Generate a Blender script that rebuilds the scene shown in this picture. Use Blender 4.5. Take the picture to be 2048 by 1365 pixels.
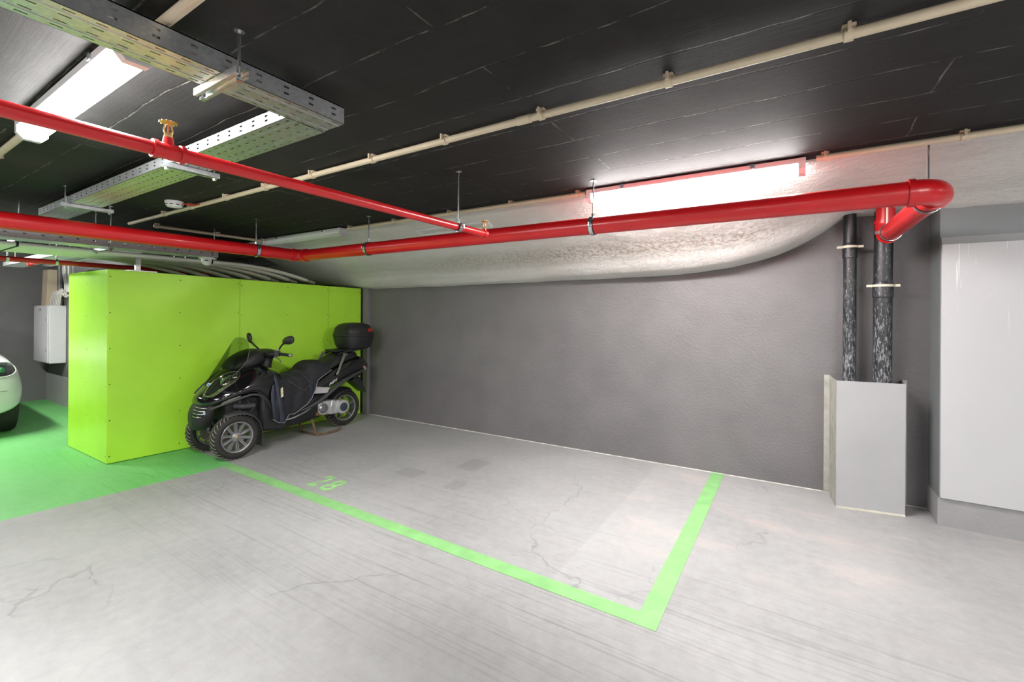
import bpy, math, random
from mathutils import Vector, Matrix
from mathutils.bvhtree import BVHTree
from mathutils import noise as mnoise

for o in list(bpy.data.objects):
    bpy.data.objects.remove(o, do_unlink=True)
SC = bpy.context.scene
COL = SC.collection
PI = math.pi
rnd = random.Random(7)

# ------------------------------------------------------------------ camera, world, exposure
CAM_H = 1.45
cam = bpy.data.cameras.new('camera')
cam.sensor_width = 36.0
cam.sensor_fit = 'HORIZONTAL'
cam.lens = 895.27 / 2048 * 36
cam.shift_y = -(682.5 - 626.95) / 2048
cam.clip_start = 0.05
camo = bpy.data.objects.new('camera', cam)
COL.objects.link(camo)
yaw, roll = math.radians(32.2426), math.radians(0.36857)
fw = Vector((-math.sin(yaw), math.cos(yaw), 0))
rt = Vector((math.cos(yaw), math.sin(yaw), 0))
up = Vector((0, 0, 1))
R_ = math.cos(roll) * rt + math.sin(roll) * up
U_ = -math.sin(roll) * rt + math.cos(roll) * up
camo.matrix_world = Matrix(((R_.x, U_.x, -fw.x, 0), (R_.y, U_.y, -fw.y, 0), (R_.z, U_.z, -fw.z, CAM_H), (0, 0, 0, 1)))
SC.camera = camo

world = bpy.data.worlds.new('world')
SC.world = world
world.use_nodes = True
world.node_tree.nodes['Background'].inputs[0].default_value = (1.0, 0.99, 0.98, 1)
world.node_tree.nodes['Background'].inputs[1].default_value = 0.55
SC.view_settings.view_transform = 'Standard'
SC.view_settings.look = 'None'
SC.view_settings.gamma = 1.0
SC.view_settings.use_curve_mapping = False
SC.view_settings.exposure = 0.86
SC.cycles.use_denoising = True
SC.cycles.max_bounces = 10
SC.cycles.diffuse_bounces = 6
SC.cycles.sample_clamp_indirect = 8.0

LAMP_STRENGTH = 62.0     # radiance of a lit batten diffuser
LAMP_POWER = 22.0        # watts thrown straight down by each lit batten
HC = 2.36               # ceiling height


# ------------------------------------------------------------------ materials
MATS = {}


def mat(name, color, rough=0.5, metal=0.0, var=0.0, vscale=6.0, bump=0.0, bscale=40.0, coat=0.0, spec=0.5, emit=None, estr=0.0, alpha_glass=False, trans=0.0, stretch=(1, 1, 1)):
    if name in MATS:
        return MATS[name]
    m = bpy.data.materials.new(name)
    m.use_nodes = True
    nt = m.node_tree
    b = nt.nodes['Principled BSDF']
    c = tuple(color) + (1,)
    b.inputs['Base Color'].default_value = c
    b.inputs['Roughness'].default_value = rough
    b.inputs['Metallic'].default_value = metal
    b.inputs['Specular IOR Level'].default_value = spec
    if coat:
        b.inputs['Coat Weight'].default_value = coat
        b.inputs['Coat Roughness'].default_value = 0.06
    if trans:
        b.inputs['Transmission Weight'].default_value = trans
    if emit:
        b.inputs['Emission Color'].default_value = tuple(emit) + (1,)
        b.inputs['Emission Strength'].default_value = estr
    tc = nt.nodes.new('ShaderNodeTexCoord')
    mp = nt.nodes.new('ShaderNodeMapping')
    mp.inputs['Scale'].default_value = stretch
    nt.links.new(tc.outputs['Object'], mp.inputs['Vector'])
    if var:
        n = nt.nodes.new('ShaderNodeTexNoise')
        n.inputs['Scale'].default_value = vscale
        n.inputs['Detail'].default_value = 6
        nt.links.new(mp.outputs[0], n.inputs['Vector'])
        r = nt.nodes.new('ShaderNodeMapRange')
        r.inputs[1].default_value = 0.3
        r.inputs[2].default_value = 0.7
        r.inputs[3].default_value = 1 - var
        r.inputs[4].default_value = 1 + var
        nt.links.new(n.outputs[0], r.inputs[0])
        mx = nt.nodes.new('ShaderNodeMix')
        mx.data_type = 'RGBA'
        mx.blend_type = 'MULTIPLY'
        mx.inputs[0].default_value = 1
        mx.inputs[6].default_value = c
        nt.links.new(r.outputs[0], mx.inputs[7])
        nt.links.new(mx.outputs[2], b.inputs['Base Color'])
    if bump:
        n2 = nt.nodes.new('ShaderNodeTexNoise')
        n2.inputs['Scale'].default_value = bscale
        n2.inputs['Detail'].default_value = 4
        nt.links.new(mp.outputs[0], n2.inputs['Vector'])
        bp = nt.nodes.new('ShaderNodeBump')
        bp.inputs['Strength'].default_value = bump
        bp.inputs['Distance'].default_value = 0.01
        nt.links.new(n2.outputs[0], bp.inputs['Height'])
        nt.links.new(bp.outputs[0], b.inputs['Normal'])
    MATS[name] = m
    return m


class NB:
    """tiny node helper for the bigger materials"""
    def __init__(s, m):
        s.nt = m.node_tree
        s.b = s.nt.nodes['Principled BSDF']
        s.tc = s.nt.nodes.new('ShaderNodeTexCoord').outputs['Object']

    def n(s, t, **kw):
        x = s.nt.nodes.new(t)
        for k, v in kw.items():
            setattr(x, k, v)
        return x

    def l(s, a, b):
        s.nt.links.new(a, b)

    def mapping(s, scale=(1, 1, 1), rot=(0, 0, 0), loc=(0, 0, 0), src=None):
        m = s.n('ShaderNodeMapping')
        m.inputs['Scale'].default_value = scale
        m.inputs['Rotation'].default_value = rot
        m.inputs['Location'].default_value = loc
        s.l(src or s.tc, m.inputs[0])
        return m.outputs[0]

    def noise(s, vec, scale, detail=5, dist=0.0, rough=0.5):
        x = s.n('ShaderNodeTexNoise')
        x.inputs['Scale'].default_value = scale
        x.inputs['Detail'].default_value = detail
        x.inputs['Distortion'].default_value = dist
        x.inputs['Roughness'].default_value = rough
        s.l(vec, x.inputs['Vector'])
        return x.outputs[0]

    def rng(s, v, a, b, c, d):
        x = s.n('ShaderNodeMapRange')
        for i, q in enumerate((a, b, c, d)):
            x.inputs[i + 1].default_value = q
        s.l(v, x.inputs[0])
        return x.outputs[0]

    def math(s, op, a, b=None):
        x = s.n('ShaderNodeMath', operation=op)
        for i, q in enumerate((a, b)):
            if q is None:
                continue
            if isinstance(q, (int, float)):
                x.inputs[i].default_value = q
            else:
                s.l(q, x.inputs[i])
        return x.outputs[0]

    def mix(s, fac, a, b, blend='MIX'):
        x = s.n('ShaderNodeMix', data_type='RGBA', blend_type=blend)
        for i, q in ((0, fac), (6, a), (7, b)):
            if isinstance(q, (int, float)):
                x.inputs[i].default_value = q
            elif isinstance(q, tuple):
                x.inputs[i].default_value = q + (1,)
            else:
                s.l(q, x.inputs[i])
        return x.outputs[2]

    def bump(s, h, strength, dist=0.01, prev=None):
        x = s.n('ShaderNodeBump')
        x.inputs['Strength'].default_value = strength
        x.inputs['Distance'].default_value = dist
        s.l(h, x.inputs['Height'])
        if prev:
            s.l(prev, x.inputs['Normal'])
        return x.outputs[0]

    def sep(s, vec=None):
        x = s.n('ShaderNodeSeparateXYZ')
        s.l(vec or s.tc, x.inputs[0])
        return x.outputs


def newmat(name):
    m = bpy.data.materials.new(name)
    m.use_nodes = True
    return m, NB(m)


def floor_material():
    m, k = newmat('painted_floor')
    x, y, z = k.sep()
    big = k.noise(k.tc, 0.9, 6)
    fine = k.noise(k.tc, 14, 8, rough=0.65)
    v = k.math('ADD', k.rng(big, .3, .7, -.05, .05), k.rng(fine, .25, .75, -.035, .035))
    # rubber streaks left by turning wheels, running with the bays
    wob = k.noise(k.mapping((0.35, 0.35, 0)), 1.2, 2)
    vec = k.mapping((0.25, 16.0, 0), rot=(0, 0, math.radians(3)))
    addv = k.n('ShaderNodeVectorMath', operation='ADD')
    cmb = k.n('ShaderNodeCombineXYZ')
    k.l(k.math('MULTIPLY', wob, 1.6), cmb.inputs[1])
    k.l(vec, addv.inputs[0])
    k.l(cmb.outputs[0], addv.inputs[1])
    st = k.noise(addv.outputs[0], 3.2, 5, rough=0.7)
    band = k.math('MULTIPLY', k.rng(y, 0.9, 1.7, 0, 1), k.rng(y, 2.2, 3.0, 1, 0.15))
    stm = k.math('MULTIPLY', k.rng(st, .52, .66, 0, 1), k.math('ADD', k.math('MULTIPLY', band, .085), .006))
    v = k.math('SUBTRACT', v, stm)
    # ribbed tyre prints where a car once stood
    for cx_, cy_, ha, hb, fr in ((-2.94, 2.95, .11, .085, 190), (-2.58, 3.42, .10, .14, 170), (-2.40, 2.93, .06, .08, 200)):
        mk_ = k.math('MULTIPLY', k.rng(k.math('ABSOLUTE', k.math('ADD', x, -cx_)), ha, ha + .02, 1, 0), k.rng(k.math('ABSOLUTE', k.math('ADD', y, -cy_)), hb, hb + .02, 1, 0))
        rib = k.rng(k.math('SINE', k.math('MULTIPLY', k.math('ADD', x, k.math('MULTIPLY', y, -.45)), fr)), -.2, .4, .35, 1)
        v = k.math('SUBTRACT', v, k.math('MULTIPLY', k.math('MULTIPLY', mk_, rib), k.math('MULTIPLY', k.rng(fine, .35, .6, .3, 1), .10)))
    # hairline cracks
    vo = k.n('ShaderNodeTexVoronoi', feature='DISTANCE_TO_EDGE')
    vo.inputs['Scale'].default_value = 0.55
    wv = k.n('ShaderNodeVectorMath', operation='ADD')
    nz = k.n('ShaderNodeTexNoise')
    nz.inputs['Scale'].default_value = 3
    nz.inputs['Detail'].default_value = 6
    k.l(k.tc, nz.inputs['Vector'])
    sc_ = k.n('ShaderNodeVectorMath', operation='SCALE')
    sc_.inputs['Scale'].default_value = 0.5
    k.l(nz.outputs['Color'], sc_.inputs[0])
    k.l(k.tc, wv.inputs[0])
    k.l(sc_.outputs[0], wv.inputs[1])
    k.l(wv.outputs[0], vo.inputs['Vector'])
    ck = k.math('MULTIPLY', k.rng(vo.outputs['Distance'], 0, .006, 1, 0), k.rng(k.noise(k.tc, 1.1, 3), .5, .62, 0, .1))
    v = k.math('SUBTRACT', v, ck)
    # pale scuffs
    sf = k.noise(k.mapping((1.0, 2.5, 0), rot=(0, 0, .4)), 9, 8, 1.2, .75)
    v = k.math('ADD', v, k.rng(sf, .66, .78, 0, .10))
    # a paler, slightly pink repainted rectangle inside the bay corner
    rect = k.math('MULTIPLY', k.math('MULTIPLY', k.rng(x, -1.12, -1.10, 0, 1), k.rng(x, -.62, -.60, 1, 0)), k.math('MULTIPLY', k.rng(y, 2.15, 2.17, 0, 1), k.rng(y, 4.40, 4.43, 1, 0)))
    v = k.math('ADD', v, k.math('MULTIPLY', rect, .035))
    pink = k.math('MULTIPLY', k.rng(k.noise(k.mapping((.8, 2, 0)), 2.2, 3), .52, .7, 0, 1), k.math('MULTIPLY', k.rng(x, -1.6, -.9, 0, 1), k.rng(y, 2.4, 3.1, 0, .28)))
    grey = k.n('ShaderNodeCombineColor')
    base = k.math('ADD', v, .335)
    k.l(base, grey.inputs[0])
    k.l(k.math('MULTIPLY', base, .995), grey.inputs[1])
    k.l(k.math('MULTIPLY', base, .99), grey.inputs[2])
    c = k.mix(pink, grey.outputs[0], (.58, .46, .42))
    # green painted aisle on the left
    edge = k.math('ADD', k.math('MULTIPLY', y, .074), -4.655)
    g = k.math('MULTIPLY', k.math('LESS_THAN', x, edge), k.math('LESS_THAN', y, 2.19))
    gcol = k.n('ShaderNodeCombineColor')
    k.l(k.math('ADD', k.math('MULTIPLY', v, .6), .16), gcol.inputs[0])
    k.l(k.math('ADD', k.math('MULTIPLY', v, .8), .50), gcol.inputs[1])
    k.l(k.math('ADD', k.math('MULTIPLY', v, .6), .15), gcol.inputs[2])
    c = k.mix(g, c, gcol.outputs[0])
    k.l(c, k.b.inputs['Base Color'])
    k.b.inputs['Roughness'].default_value = .52
    bm = k.bump(k.noise(k.tc, 60, 5), .12, .004)
    k.l(k.bump(sf, .1, .006, bm), k.b.inputs['Normal'])
    return m


def ceiling_material():
    m, k = newmat('black_painted_concrete')
    wn = k.n('ShaderNodeTexNoise')
    wn.inputs['Scale'].default_value = 2.2
    wn.inputs['Detail'].default_value = 8
    k.l(k.tc, wn.inputs['Vector'])
    s1 = k.n('ShaderNodeVectorMath', operation='SCALE')
    s1.inputs['Scale'].default_value = 0.06
    k.l(wn.outputs['Color'], s1.inputs[0])
    ad = k.n('ShaderNodeVectorMath', operation='ADD')
    k.l(k.mapping(loc=(0.95, -0.02, 0)), ad.inputs[0])
    k.l(s1.outputs[0], ad.inputs[1])
    br = k.n('ShaderNodeTexBrick')
    br.offset = 0.37
    br.inputs['Scale'].default_value = 1.0
    br.inputs['Mortar Size'].default_value = 0.0045
    br.inputs['Mortar Smooth'].default_value = 0.6
    br.inputs['Brick Width'].default_value = 2.3
    br.inputs['Row Height'].default_value = 0.272
    br.inputs['Color1'].default_value = (0, 0, 0, 1)
    br.inputs['Color2'].default_value = (.5, .5, .5, 1)
    k.l(ad.outputs[0], br.inputs['Vector'])
    joint = br.outputs['Fac']
    brk = k.rng(k.noise(k.mapping((3, 3, 3)), 2.5, 6, rough=.7), .46, .62, 0, 1)
    grain = k.noise(k.mapping((3, 60, 1)), 1.0, 6, rough=.7)
    worn = k.noise(k.mapping((1, 1, 1)), 1.6, 8, 1.0, .75)
    sp = k.noise(k.tc, 26, 8, 0.6, .8)
    base = k.mix(k.rng(worn, .35, .7, 0, 1), (.014, .0132, .0132), (.028, .0265, .026))
    base = k.mix(k.rng(br.outputs['Color'], 0, .5, 0, .25), base, (.024, .022, .022))
    chips = k.math('MULTIPLY', k.rng(sp, .64, .74, 0, 1), k.rng(worn, .48, .62, 0, .8))
    base = k.mix(chips, base, (.22, .21, .19))
    base = k.mix(k.math('MULTIPLY', joint, k.math('MULTIPLY', brk, .7)), base, (.24, .23, .19))
    k.l(base, k.b.inputs['Base Color'])
    k.b.inputs['Roughness'].default_value = .72
    k.b.inputs['Specular IOR Level'].default_value = .22
    h = k.math('ADD', k.math('MULTIPLY', grain, .25), k.math('MULTIPLY', joint, -1.2))
    b1 = k.bump(h, .55, .008)
    k.l(k.bump(sp, .22, .006, b1), k.b.inputs['Normal'])
    return m


def plaster_material():
    m, k = newmat('rough_white_plaster')
    n1 = k.noise(k.tc, 19, 6, 0.3, .7)
    n2 = k.noise(k.tc, 2.2, 4)
    streak = k.noise(k.mapping((.5, 9, 9)), 1.5, 5)
    c = k.mix(k.rng(n2, .35, .7, 0, .5), (.76, .745, .72), (.64, .61, .57))
    x, y, z = k.sep()
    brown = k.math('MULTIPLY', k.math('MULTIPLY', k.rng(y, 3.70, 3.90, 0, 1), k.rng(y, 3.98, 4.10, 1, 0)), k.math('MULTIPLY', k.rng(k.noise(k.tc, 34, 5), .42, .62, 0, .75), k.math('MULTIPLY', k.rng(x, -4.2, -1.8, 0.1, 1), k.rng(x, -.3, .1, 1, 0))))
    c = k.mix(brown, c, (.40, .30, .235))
    c = k.mix(k.rng(streak, .55, .75, 0, .25), c, (.42, .41, .38))
    k.l(c, k.b.inputs['Base Color'])
    k.b.inputs['Roughness'].default_value = .75
    b1 = k.bump(n1, 1.0, .022)
    k.l(k.bump(k.noise(k.tc, 90, 4), .4, .006, b1), k.b.inputs['Normal'])
    return m


def black_pipe_material():
    m, k = newmat('peeling_black_pipe')
    n1 = k.noise(k.mapping((1, 1, .22)), 95, 7, .4, .8)
    x, y, z = k.sep()
    wear = k.rng(z, 0.9, 2.1, .485, .60)
    d = k.math('SUBTRACT', n1, wear)
    c = k.mix(k.rng(d, 0, .05, 0, .75), (.014, .015, .018), (.32, .33, .35))
    k.l(c, k.b.inputs['Base Color'])
    k.b.inputs['Roughness'].default_value = .38
    k.l(k.bump(n1, .3, .004), k.b.inputs['Normal'])
    return m


def panel_material():
    m, k = newmat('light_grey_panel_paint')
    n1 = k.noise(k.mapping((46, 46, 1.5)), 1.8, 4, .8, .6)
    x, y, z = k.sep()
    top = k.rng(z, 1.1, 1.5, 0, 1)
    scr = k.math('MULTIPLY', k.rng(n1, .62, .69, 0, .6), top)
    c = k.mix(k.rng(k.noise(k.tc, 3, 4), .3, .7, 0, .4), (.47, .47, .48), (.44, .44, .45))
    c = k.mix(scr, c, (.80, .80, .78))
    k.l(c, k.b.inputs['Base Color'])
    k.b.inputs['Roughness'].default_value = .42
    return m


def galv_material():
    m, k = newmat('galvanised_steel')
    vo = k.n('ShaderNodeTexVoronoi')
    vo.inputs['Scale'].default_value = 90
    k.l(k.tc, vo.inputs['Vector'])
    c = k.mix(k.rng(vo.outputs['Color'], 0, 1, 0, 1), (.50, .53, .55), (.68, .70, .71))
    k.l(c, k.b.inputs['Base Color'])
    k.b.inputs['Metallic'].default_value = .85
    k.b.inputs['Roughness'].default_value = .36
    return m


M_FLOOR = floor_material()
M_CEIL = ceiling_material()
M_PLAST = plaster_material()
M_BPIPE = black_pipe_material()
M_PANEL = panel_material()
M_GALV = galv_material()
M_WALL = mat('dark_grey_wall_paint', (.150, .143, .145), .55, var=.10, vscale=2.5, bump=.5, bscale=55)
M_WALL2 = mat('far_wall_paint', (.17, .165, .17), .6, var=.12, vscale=2, bump=.4, bscale=50)
M_UPST = mat('upstand_paint', (.36, .35, .36), .6, var=.06, vscale=3, bump=.2)
M_PIER = mat('pier_paint', (.165, .175, .178), .55, var=.05, bump=.1, bscale=80)
M_DADO = mat('dado_paint', (.27, .265, .27), .55, var=.07, bump=.2, bscale=60)
M_GREEN = mat('lime_green_board', (.42, .78, .045), .34, var=.05, vscale=2.5, bump=.05, bscale=90)
M_LINE = mat('green_line_paint', (.235, .50, .185), .5, var=.12, vscale=9, bump=.1, bscale=50)
M_RED = mat('red_pipe_paint', (.56, .007, .011), .34, var=.08, vscale=5, coat=.25, bump=.03, bscale=30)
M_CHROME = mat('zinc_clamp', (.62, .65, .67), .25, .95, var=.05)
M_RUBG = mat('clamp_rubber', (.02, .02, .02), .7, var=.05)
M_BEIGE = mat('beige_conduit', (.60, .50, .36), .45, var=.06, vscale=8)
M_CREAM = mat('cream_conduit', (.78, .77, .68), .45, var=.08, vscale=6)
M_WHITE = mat('white_plastic', (.78, .78, .77), .35, var=.03)
M_BRASS = mat('brass', (.72, .47, .20), .3, .9, var=.05)
M_CAB = mat('white_cabinet_paint', (.70, .70, .71), .4, var=.02)
M_DARK = mat('dark_gap', (.012, .012, .012), .7, var=.1)
M_GBOX = mat('grey_sheet_metal', (.36, .36, .365), .42, var=.05, vscale=3, bump=.05, bscale=20)
M_DUSTY = mat('dusty_steel_edge', (.37, .36, .32), .6, var=.2, vscale=12)
M_LAMP = mat('lit_diffuser', (.9, .9, .9), .4, emit=(1, .985, .97), estr=LAMP_STRENGTH)
M_TUBE = mat('unlit_diffuser', (.72, .73, .72), .25, var=.02)
M_LAMPB = mat('lamp_tray_grey', (.62, .62, .62), .4, var=.03)


# ------------------------------------------------------------------ mesh helper
class MB:
    def __init__(s):
        s.v = []
        s.f = []

    def add(s, vs, fs):
        o = len(s.v)
        s.v += [Vector(p) for p in vs]
        s.f += [tuple(i + o for i in q) for q in fs]
        return s

    def box(s, a, b):
        x0, y0, z0 = a
        x1, y1, z1 = b
        return s.add([(x0, y0, z0), (x1, y0, z0), (x1, y1, z0), (x0, y1, z0), (x0, y0, z1), (x1, y0, z1), (x1, y1, z1), (x0, y1, z1)],
                     [(0, 3, 2, 1), (4, 5, 6, 7), (0, 1, 5, 4), (1, 2, 6, 5), (2, 3, 7, 6), (3, 0, 4, 7)])

    def hexa(s, p):
        return s.add(p, [(0, 3, 2, 1), (4, 5, 6, 7), (0, 1, 5, 4), (1, 2, 6, 5), (2, 3, 7, 6), (3, 0, 4, 7)])

    def bar(s, a, b, w, h, upv=(0, 0, 1)):
        a, b = Vector(a), Vector(b)
        d = (b - a).normalized()
        u = Vector(upv)
        if abs(d.dot(u)) > .98:
            u = Vector((1, 0, 0))
        r = d.cross(u).normalized()
        u = r.cross(d)
        P = []
        for q in (a, b):
            P.append([q - r * w / 2 - u * h / 2, q + r * w / 2 - u * h / 2, q + r * w / 2 + u * h / 2, q - r * w / 2 + u * h / 2])
        return s.loft(P)

    def loft(s, secs, cap=True, closed=True):
        n = len(secs[0])
        vs = [p for q in secs for p in q]
        fs = []
        for i in range(len(secs) - 1):
            for j in range(n if closed else n - 1):
                a, b = i * n + j, i * n + (j + 1) % n
                fs.append((a, b, b + n, a + n))
        if cap and closed:
            fs.append(tuple(range(n - 1, -1, -1)))
            k = (len(secs) - 1) * n
            fs.append(tuple(range(k, k + n)))
        return s.add(vs, fs)

    def tube(s, pts, r, n=12, cap=True):
        pts = [Vector(p) for p in pts]
        rs = r if isinstance(r, (list, tuple)) else [r] * len(pts)
        secs = []
        ref = None
        for i, p in enumerate(pts):
            if i == 0:
                d = pts[1] - p
            elif i == len(pts) - 1:
                d = p - pts[-2]
            else:
                d = (pts[i + 1] - p).normalized() + (p - pts[i - 1]).normalized()
            d.normalize()
            if ref is None:
                ref = Vector((0, 0, 1)) if abs(d.z) < .9 else Vector((1, 0, 0))
            a = d.cross(ref)
            if a.length < 1e-6:
                a = d.orthogonal()
            a.normalize()
            b = a.cross(d).normalized()
            ref = b
            secs.append([p + (a * math.cos(t) + b * math.sin(t)) * rs[i] for t in (2 * PI * k / n for k in range(n))])
        return s.loft(secs, cap)

    def lathe(s, prof, o, ax, n=24, closed=False):
        """prof: (radius, height along ax)"""
        o, ax = Vector(o), Vector(ax).normalized()
        a = ax.orthogonal().normalized()
        b = ax.cross(a)
        secs = []
        for r, h in prof:
            r = max(r, 1e-4)
            secs.append([o + ax * h + (a * math.cos(t) + b * math.sin(t)) * r for t in (2 * PI * k / n for k in range(n))])
        if closed:
            secs.append(secs[0])
            return s.loft(secs, False)
        return s.loft(secs, True)

    def prism(s, poly, fn, h0, h1):
        """poly in (u,v); fn(u,v,h)->xyz"""
        n = len(poly)
        vs = [fn(u, v, h0) for u, v in poly] + [fn(u, v, h1) for u, v in poly]
        fs = [tuple(range(n - 1, -1, -1)), tuple(range(n, 2 * n))] + [(i, (i + 1) % n, (i + 1) % n + n, i + n) for i in range(n)]
        return s.add(vs, fs)

    def grid(s, rows):
        return s.loft(rows, False, False)

    def build(s, name, m, parent=None, angle=35, bevel=0.0, subsurf=0, solid=0.0, loc=None, sub_parent_root=None, seg=2):
        org = Vector((0, 0, 0))
        if parent is not None:
            q = parent
            while q is not None:
                org += q.location
                q = q.parent
            place = Vector((0, 0, 0))
        else:
            xs, ys, zs = zip(*[tuple(p) for p in s.v])
            place = Vector(loc) if loc else Vector(((min(xs) + max(xs)) / 2, (min(ys) + max(ys)) / 2, min(zs)))
            org = place
        me = bpy.data.meshes.new(name)
        me.from_pydata([tuple(p - org) for p in s.v], [], s.f)
        me.validate()
        import bmesh
        bm = bmesh.new()
        bm.from_mesh(me)
        bmesh.ops.remove_doubles(bm, verts=bm.verts, dist=1e-5)
        bmesh.ops.recalc_face_normals(bm, faces=bm.faces)
        bm.to_mesh(me)
        bm.free()
        me.materials.append(m)
        if angle:
            for p in me.polygons:
                p.use_smooth = True
            me.set_sharp_from_angle(angle=math.radians(angle))
        o = bpy.data.objects.new(name, me)
        COL.objects.link(o)
        o.location = place
        if parent is not None:
            o.parent = parent
        if solid:
            d = o.modifiers.new('solidify', 'SOLIDIFY')
            d.thickness = solid
            d.offset = 0
        if bevel:
            d = o.modifiers.new('bevel', 'BEVEL')
            d.width = bevel
            d.segments = seg
            d.limit_method = 'ANGLE'
            d.angle_limit = math.radians(40)
        if subsurf:
            d = o.modifiers.new('subsurf', 'SUBSURF')
            d.levels = d.render_levels = subsurf
        return o


def thing(name, label, cat, loc, group=None):
    o = bpy.data.objects.new(name, None)
    o.empty_display_size = .1
    COL.objects.link(o)
    o.location = loc
    return tag(o, label, cat, group)


def tag(o, label, cat, group=None):
    o['label'] = label
    o['category'] = cat
    if group:
        o['group'] = group
    return o


def struct(o, label=None):
    o['kind'] = 'structure'
    if label:
        o['label'] = label
    return o


def wy(x):      # the back wall runs very slightly askew
    return 4.478 + .0325 * x


# ------------------------------------------------------------------ room shell
fl = MB().add([(-14, -7, 0), (6, -7, 0), (6, 6, 0), (-14, 6, 0)], [(0, 1, 2, 3)]).build('floor', M_FLOOR, loc=(0, 0, 0))
struct(fl, 'pale grey painted floor with a green painted aisle')
ce = MB().box((-14, -7, HC), (6, 6, HC + .25)).build('ceiling', M_CEIL, loc=(0, 0, HC))
struct(ce, 'black painted board-marked concrete ceiling')

xa, xb, PX0 = -12.5, 4.0, .85
w = MB().hexa([(xa, wy(xa), 0), (xb, wy(xb), 0), (xb, wy(xb) + .2, 0), (xa, wy(xa) + .2, 0), (xa, wy(xa), HC), (xb, wy(xb), HC), (xb, wy(xb) + .2, HC), (xa, wy(xa) + .2, HC)]).build('wall_back', M_WALL)
struct(w, 'dark grey rough painted back wall')

w = MB().hexa([(xa, wy(xa) - .005, 0), (PX0, wy(PX0) - .005, 0), (PX0, wy(PX0), 0), (xa, wy(xa), 0), (xa, wy(xa) - .002, .007), (PX0, wy(PX0) - .002, .007), (PX0, wy(PX0), .007), (xa, wy(xa), .007)]).build('baseboard_back', mat('pale_dust_line', (.52, .50, .45), .8, var=.3, vscale=18))
struct(w, 'thin pale dusty line where the back wall meets the floor')

PX, PY = .853, 4.212
w = MB().box((PX, PY, 0), (5.0, 4.6, HC)).build('wall_right', M_PIER)
struct(w, 'grey pier standing out from the back wall')
w = MB().box((PX - .006, PY - .008, 0), (5.0, 4.55, .192)).build('baseboard_right', M_DADO)
struct(w, 'darker grey painted band at the foot of the pier')
mbp = MB().box((PX + .004, PY - .026, .196), (4.9, PY, 1.944))
w = mbp.build('trim_1', M_PANEL, bevel=.003)
struct(w, 'light grey smooth panel covering the pier, scratched near the top')
w = MB().hexa([(PX + .004, PY - .026, 1.944), (4.9, PY - .026, 1.944), (4.9, PY, 1.944), (PX + .004, PY, 1.944), (PX + .004, PY - .012, 1.992), (4.9, PY - .012, 1.992), (4.9, PY, 1.992), (PX + .004, PY, 1.992)]).build('trim_2', mat('panel_lip_grey', (.27, .275, .28), .5, var=.03))
struct(w, 'grey bevelled strip along the top of the light panel')
w = MB().box((-5.20, 4.262, 0), (-5.105, 4.33, 1.80)).build('trim_3', mat('corner_strip_paint', (.19, .175, .19), .5, var=.05), bevel=.004)
struct(w, 'narrow grey upright strip in the corner behind the top case')

w = MB().box((-10.75, 1.56, 0), (-10.30, 2.5, HC)).build('wall_left', M_WALL2)
struct(w, 'dark grey wall at the far left behind the white car')
w = MB().box((-10.30, 2.14, 0), (-6.53, 2.40, HC)).build('wall_far', M_WALL2)
struct(w, 'dark grey wall behind the white electrical cabinet')
w = MB().box((-10.30, 2.118, 0), (-6.56, 2.14, .435)).build('baseboard_far', M_UPST)
struct(w, 'lighter grey upstand below the white electrical cabinet')
w = MB().box((-12.6, -7, 0), (-12.4, 6, HC)).build('wall_far_left', M_WALL2)
struct(w)
w = MB().box((-14, -7.0, 0), (6, -6.8, HC)).build('wall_front', M_WALL2)
struct(w)
w = MB().box((5.8, -7, 0), (6, 6, HC)).build('wall_side', M_WALL2)
struct(w)

# sloping white plastered mass under the ramp
GY = [(3.14, 0), (3.17, .06), (3.30, .157), (3.45, .265), (3.60, .37), (3.75, .475), (3.88, .565), (3.98, .65), (4.06, .75), (4.13, .87), (4.20, .955), (4.30, .99), (4.52, 1.0)]
ZB = [(-8, 1.86), (-6.0, 1.855), (-5.3, 1.80), (-5.05, 1.778), (-3.3, 1.784), (-1.7, 1.812), (-1.1, 1.822), (-.736, 1.842), (-.5, 1.868), (-.329, 1.907), (-.12, 1.965), (.036, 2.032), (.17, 2.11), (.26, 2.175), (.335, 2.232), (.40, 2.236), (.7, 2.225), (.9, 2.19), (1.5, 2.18), (5, 2.17)]


def interp(t, x):
    if x <= t[0][0]:
        return t[0][1]
    for (a, p), (b, q) in zip(t, t[1:]):
        if x <= b:
            return p + (q - p) * (x - a) / (b - a)
    return t[-1][1]


def soffit_z(x, y):
    return HC - (HC - interp(ZB, x)) * interp(GY, y)


ys = []
yv = 3.14
while yv < 4.66:
    ys.append(yv)
    yv += .025
xs = []
xv = -9.4
while xv < 4.8:
    xs.append(xv)
    xv += .05 if -2 < xv < 1.6 else .11
rows = []
for x in xs:
    r = []
    for y in ys:
        n = mnoise.noise(Vector((x * 1.7, y * 3, 0))) * .010 + mnoise.noise(Vector((x * 7, y * 9, 3))) * .005
        k = min(1, (y - 3.14) / .12)
        r.append(Vector((x, y, min(HC, soffit_z(x, y) + n * k))))
    r.append(Vector((x, ys[-1], HC + .02)))
    r.append(Vector((x, ys[0], HC + .02)))
    rows.append(r)
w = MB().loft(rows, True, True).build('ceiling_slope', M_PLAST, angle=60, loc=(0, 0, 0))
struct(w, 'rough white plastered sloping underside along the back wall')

# ------------------------------------------------------------------ painted floor marks
mk = MB()


def L2(c):
    return [(x, y, z) for z in (0.0, .002) for x, y in c]


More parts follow.
